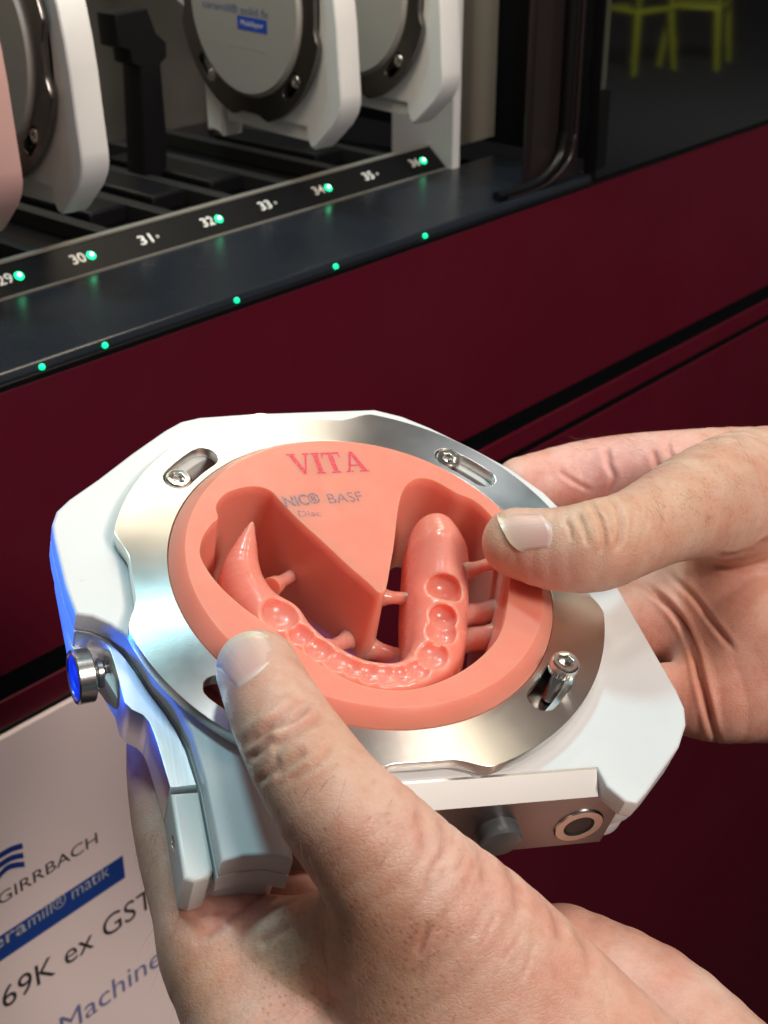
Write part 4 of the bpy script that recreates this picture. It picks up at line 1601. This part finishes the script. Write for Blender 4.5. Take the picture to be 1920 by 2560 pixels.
put('rack_knob', lathe([(0, -9), (7, -8), (10, -4), (11, 0), (10, 4), (7, 8), (0, 9)], 24), M['black'], mach, lm(kx, 30, kz, (0, -1, 0.2)))
# black carrier arm standing in the empty slot
ARM = [(240, 30), (322, 15), (345, 75), (370, 98), (372, 135), (356, 152), (374, 345), (372, 430), (318, 432), (305, 160), (285, 152), (280, 120), (250, 110)]
arm = [mb(x, y, 90) for x, y in ARM]
me = prism(arm, [], 0, 14, 0.8, 2)
o = put('carrier_arm', me, M['black'], mach, Matrix.Translation((0, 0.090, 0)) @ Matrix.Rotation(math.radians(90), 4, 'X'))

# ------------------------------------------------------------------ stored holders
M['zirconia'] = material('white_blank', (0.78, 0.77, 0.74), 0.6)
M['greyblank'] = material('grey_blank', (0.33, 0.32, 0.30), 0.5)
M['wineblank'] = material('dark_red_blank', (0.10, 0.012, 0.015), 0.4)
M['labelblue'] = material('blue_label', (0.012, 0.06, 0.42), 0.55)
M['labeltext'] = material('label_text', (0.10, 0.13, 0.25), 0.6)
blank = lathe([(43.9, -16), (43.9, -0.3), (42.9, 0.2), (42.5, 1.6), (42.0, 2.0), (0, 2.0)], 96)
SDX = -20.0
yc, zc = mbx(611, -8, PITCH_S * 5 + SDX)
zc -= 3


M['redlitcoat'] = material('red_lit_coating', (0.55, 0.34, 0.32), 0.45)  # white coating with the red light's tint put into its colour


def stored(k, mat, dx, label='', blank_label=''):
    mt = MM @ Matrix(((0, 0, -1, (PITCH_S * (k - 29) + dx) * 0.001), (-1, 0, 0, yc * 0.001), (0, 1, 0, zc * 0.001), (0, 0, 0, 1)))
    mt = mt @ Matrix.Rotation(math.radians(-7), 4, 'Y')
    r = empty('disc_holder', mt)
    tag(r, label, 'disc holder', 'holders parked in the machine')
    for n_, me_, ma_ in (('plate', 'storedplate', 'white'), ('clamp_ring', 'storedring', 'ringshaded'), ('ring_seat', 'seat', 'steel'), ('front_block', 'storedfront', 'white'), ('lever', 'lever', 'alu'), ('end_block', 'block', 'plastic')):
        o_ = put(n_, ME[me_], M[ma_] if ma_ else None, r)
        if k == 29 and ma_ == 'white':
            o_.material_slots[0].link = 'OBJECT'
            o_.material_slots[0].material = M['redlitcoat']
    for ang in (140.6, 50.8, -40.6, 230.6):
        a = math.radians(ang)
        put('bolt', BOLT_HEAD, M['steel'], r, lm(48.9 * math.cos(a), 48.9 * math.sin(a), 0.1))
    b = None
    if mat:
        b = put('blank', blank, M[mat], None, None)
        b.matrix_world = mt
        b.name = 'milling_disc'
        tag(b, blank_label, 'milling disc')
    return r, b


stored(29, 'greyblank', SDX - 4, 'disc holder in slot 29, its coat tinted by red light, at the end of the rack', 'dark grey disc in the slot 29 holder beside the red one')
stored(30, 'wineblank', SDX, 'white disc holder in slot 30 with a dark red disc', 'dark red disc clamped in the holder of slot 30')
h34, b34 = stored(34, 'zirconia', SDX, 'white disc holder in slot 34 carrying a printed white disc', 'white disc with blue printed label in slot 34')
stored(36, 'greyblank', SDX, 'white disc holder in slot 36 carrying a grey disc', 'grey disc clamped in the holder of slot 36')


def on34(px, py):
    y, z = mbx(px, py, PITCH_S * 5 + SDX)
    return (-(y - yc), z - zc)


def lab(name, s, a, b, cap, mat, bold=0.0):
    (ua, va_), (ub, vb), (uc, vc) = on34(*a), on34(*b), on34(*cap)
    fit_text(name, s, mat, b34, Vector((ua, va_, 2.06)), Vector((1, 0, 0)), Vector((0, 1, 0)), ub - ua, vc - va_, bold)


lab('label_print', 'ceramill\u00ae zolid fx', (500, 18), (690, 38), (500, -2), M['labeltext'], 0.012)
(ux0, vx0), (ux1, vx1) = on34(603, 72), on34(685, 50)
q = [on34(601, 72), on34(686, 82), on34(686, 48), on34(601, 38)]
u0, u1 = q[0][0], q[1][0]
v0, v1 = (q[0][1] + q[1][1]) / 2, (q[2][1] + q[3][1]) / 2
put('label_box', box(u0, u1, v0, v1, 2.0, 2.08), M['labelblue'], b34)
fit_text('label_print', 'Multilayer', M['num'], b34, Vector((u0 + (u1 - u0) * 0.12, v0 + (v1 - v0) * 0.34, 2.12)), Vector((1, 0, 0)), Vector((0, 1, 0)), (u1 - u0) * 0.76, (v1 - v0) * 0.42)
# the small print is too small to read: thin broken lines
(fu0, fv0), (fu1, fv1) = on34(505, 108), on34(688, 120)
for i, (f0, f1) in enumerate(((0.0, 0.16), (0.30, 0.52), (0.55, 0.74), (0.77, 1.0))):
    put('fine_print', box(fu0 + (fu1 - fu0) * f0, fu0 + (fu1 - fu0) * f1, (fv0 + fv1) / 2 - 0.35, (fv0 + fv1) / 2 + 0.35, 2.0, 2.05), M['greyblank'], b34)

# ------------------------------------------------------------------ printed sign on the lower panel
M['paper'] = material('sign_face_added_glow', (0.84, 0.70, 0.66), 0.5)  # red light's pink tint put into the sign's pale face
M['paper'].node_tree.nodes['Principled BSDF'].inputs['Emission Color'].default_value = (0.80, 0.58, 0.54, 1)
M['paper'].node_tree.nodes['Principled BSDF'].inputs['Emission Strength'].default_value = 0.17  # glow added to brighten the sign, which is no lamp
M['signblue'] = material('sign_blue', (0.02, 0.085, 0.43), 0.55)
M['signtext'] = material('sign_text', (0.045, 0.035, 0.045), 0.55)
M['signlight'] = material('sign_light_blue', (0.22, 0.24, 0.47), 0.55)
SY = FY - 3.0
sxr = mb(470, 1650, SY)[0]
szt = mb(150, 1768, SY)[1]
SM = MM @ Matrix.Identity(4)
sign = empty('price_sign', MM)
tag(sign, 'pale sign with an added pinkish glow, blue banner and price on the machine front', 'sign')
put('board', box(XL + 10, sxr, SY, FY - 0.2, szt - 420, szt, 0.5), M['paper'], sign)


def sg(px, py):
    x, z = mb(px, py, SY - 0.3)
    return Vector((x, SY - 0.3, z))


def stext(s, a, b, cap, mat, bold=0.0, slant=0.0):
    A_, B_, C_ = sg(*a), sg(*b), sg(*cap)
    fit_text('lettering', s, mat, sign, A_, Vector((1, 0, 0)), Vector((0, 0, 1)), B_.x - A_.x, C_.z - A_.z, bold, slant)


k4 = 460 / 1659.0


def r8(x, y):
    return (x * k4, 2050 + y * k4)


stext('GIRRBACH', r8(-10, 775), r8(890, 265), r8(-10, 660), M['signtext'], 0.0)
A_, B_ = sg(*r8(1110, 320)), sg(*r8(1130, 520))
put('banner', box(XL + 12, (A_.x + B_.x) / 2, SY - 0.15, SY - 0.02, B_.z, A_.z), M['signblue'], sign)
A_, B_, C_ = sg(*r8(262, 978)), sg(*r8(-190, 1200)), sg(*r8(262, 850))
fit_text('lettering', 'cera', M['num'], sign, Vector((B_.x, A_.y, A_.z)), Vector((1, 0, 0)), Vector((0, 0, 1)), A_.x - B_.x - 1.0, (C_.z - A_.z) * 0.727, 0.004)
stext('mill\u00ae matik', r8(262, 978), r8(995, 555), r8(262, 850), M['num'], -0.006)
stext('69K ex GST', r8(35, 1710), r8(1400, 890), r8(35, 1500), M['signtext'], 0.0)
stext('Machine', r8(560, 1960), r8(1480, 1490), r8(560, 1760), M['signlight'], 0.0)
for i, (p0, p1, p2) in enumerate((((-60, 360), (90, 270), (205, 232)), ((-60, 450), (90, 350), (212, 318)), ((-60, 570), (70, 430), (222, 398)))):
    a, b, c = sg(*r8(*p0)), sg(*r8(*p1)), sg(*r8(*p2))
    pts = catmull([a, b, c], 8, False)
    bm = bmesh.new()
    th = 1.5
    lo_ = [bm.verts.new((p[0], p[1], p[2] - th)) for p in pts]
    hi_ = [bm.verts.new((p[0], p[1], p[2] + th)) for p in pts]
    for j in range(len(pts) - 1):
        bm.faces.new((lo_[j], lo_[j + 1], hi_[j + 1], hi_[j]))
    put('emblem_stripe', bm_mesh(bm), M['signblue'], sign)

# ------------------------------------------------------------------ hall floor and the chairs mirrored in the glass door
M['carpet'] = material('dark_carpet', (0.045, 0.045, 0.048), 0.9)
g = N(M['carpet'])
g.link(g.mix(g.noise(60, 4), (0.016, 0.017, 0.020), (0.026, 0.027, 0.029)), g.b.inputs['Base Color'])
bm = bmesh.new()
bmesh.ops.create_grid(bm, x_segments=2, y_segments=2, size=30)
fl = obj('floor', bm_mesh(bm, scale=1), M['carpet'])
fl['kind'] = 'structure'
M['lime'] = material('lime_paint', (0.42, 0.46, 0.02), 0.45)


def chair_meshes():
    leg = []
    for sx_ in (-1, 1):
        for sy in (-1, 1):
            leg.append(tube([(sx_ * 230, sy * 230, 0), (sx_ * 185, sy * 185, 450)], [20, 27], 10))
    seat = box(-210, 210, -210, 210, 440, 470, 14, 3)
    back = box(-200, 200, 175, 205, 560, 830, 12, 3)
    posts = [tube([(s_ * 185, 185, 460), (s_ * 180, 200, 820)], 15, 10) for s_ in (-1, 1)]
    return leg, seat, back, posts


LEG, SEAT, BACK, POSTS = chair_meshes()


def mirror_floor(px, py):
    """where a thing seen mirrored in the glass door really stands on the floor"""
    d = MCAM.to_3x3() @ ray(px, py)
    s = -CAM.z / d.z
    v = CAM + d * s
    n_ = -DY
    pl = MM @ Vector((0, (FY - 2) * 0.001, 0))
    return v - n_ * (2 * (v - pl).dot(n_))


for (px, py), rot, label in (((1735, 160), 32, 'lime green chair, the fuller one mirrored in the black glass door'),
                             ((1580, 172), 60, 'lime green chair mirrored right beside the pale glass door edge')):
    p = mirror_floor(px, py)
    mt = Matrix.Rotation(math.radians(rot), 4, 'Z')
    mt = mt @ Matrix.Scale(0.74, 4)
    mt.translation = p
    ch = empty('chair', mt)
    tag(ch, label, 'chair', 'chairs in the hall')
    for l in LEG:
        put('leg', l, M['lime'], ch)
    put('seat', SEAT, M['lime'], ch)
    put('backrest', BACK, M['lime'], ch)
    for l in POSTS:
        put('back_post', l, M['lime'], ch)

cp = mirror_floor(1680, 145)
lamp('added_chair_fill', (-0.75, -0.2, 0.62), 3.0, 0.5, 130, (1.0, 0.97, 0.9), target=cp, frame=Matrix.Identity(4))  # unseen lamp added beside the chairs so that their reflection shows
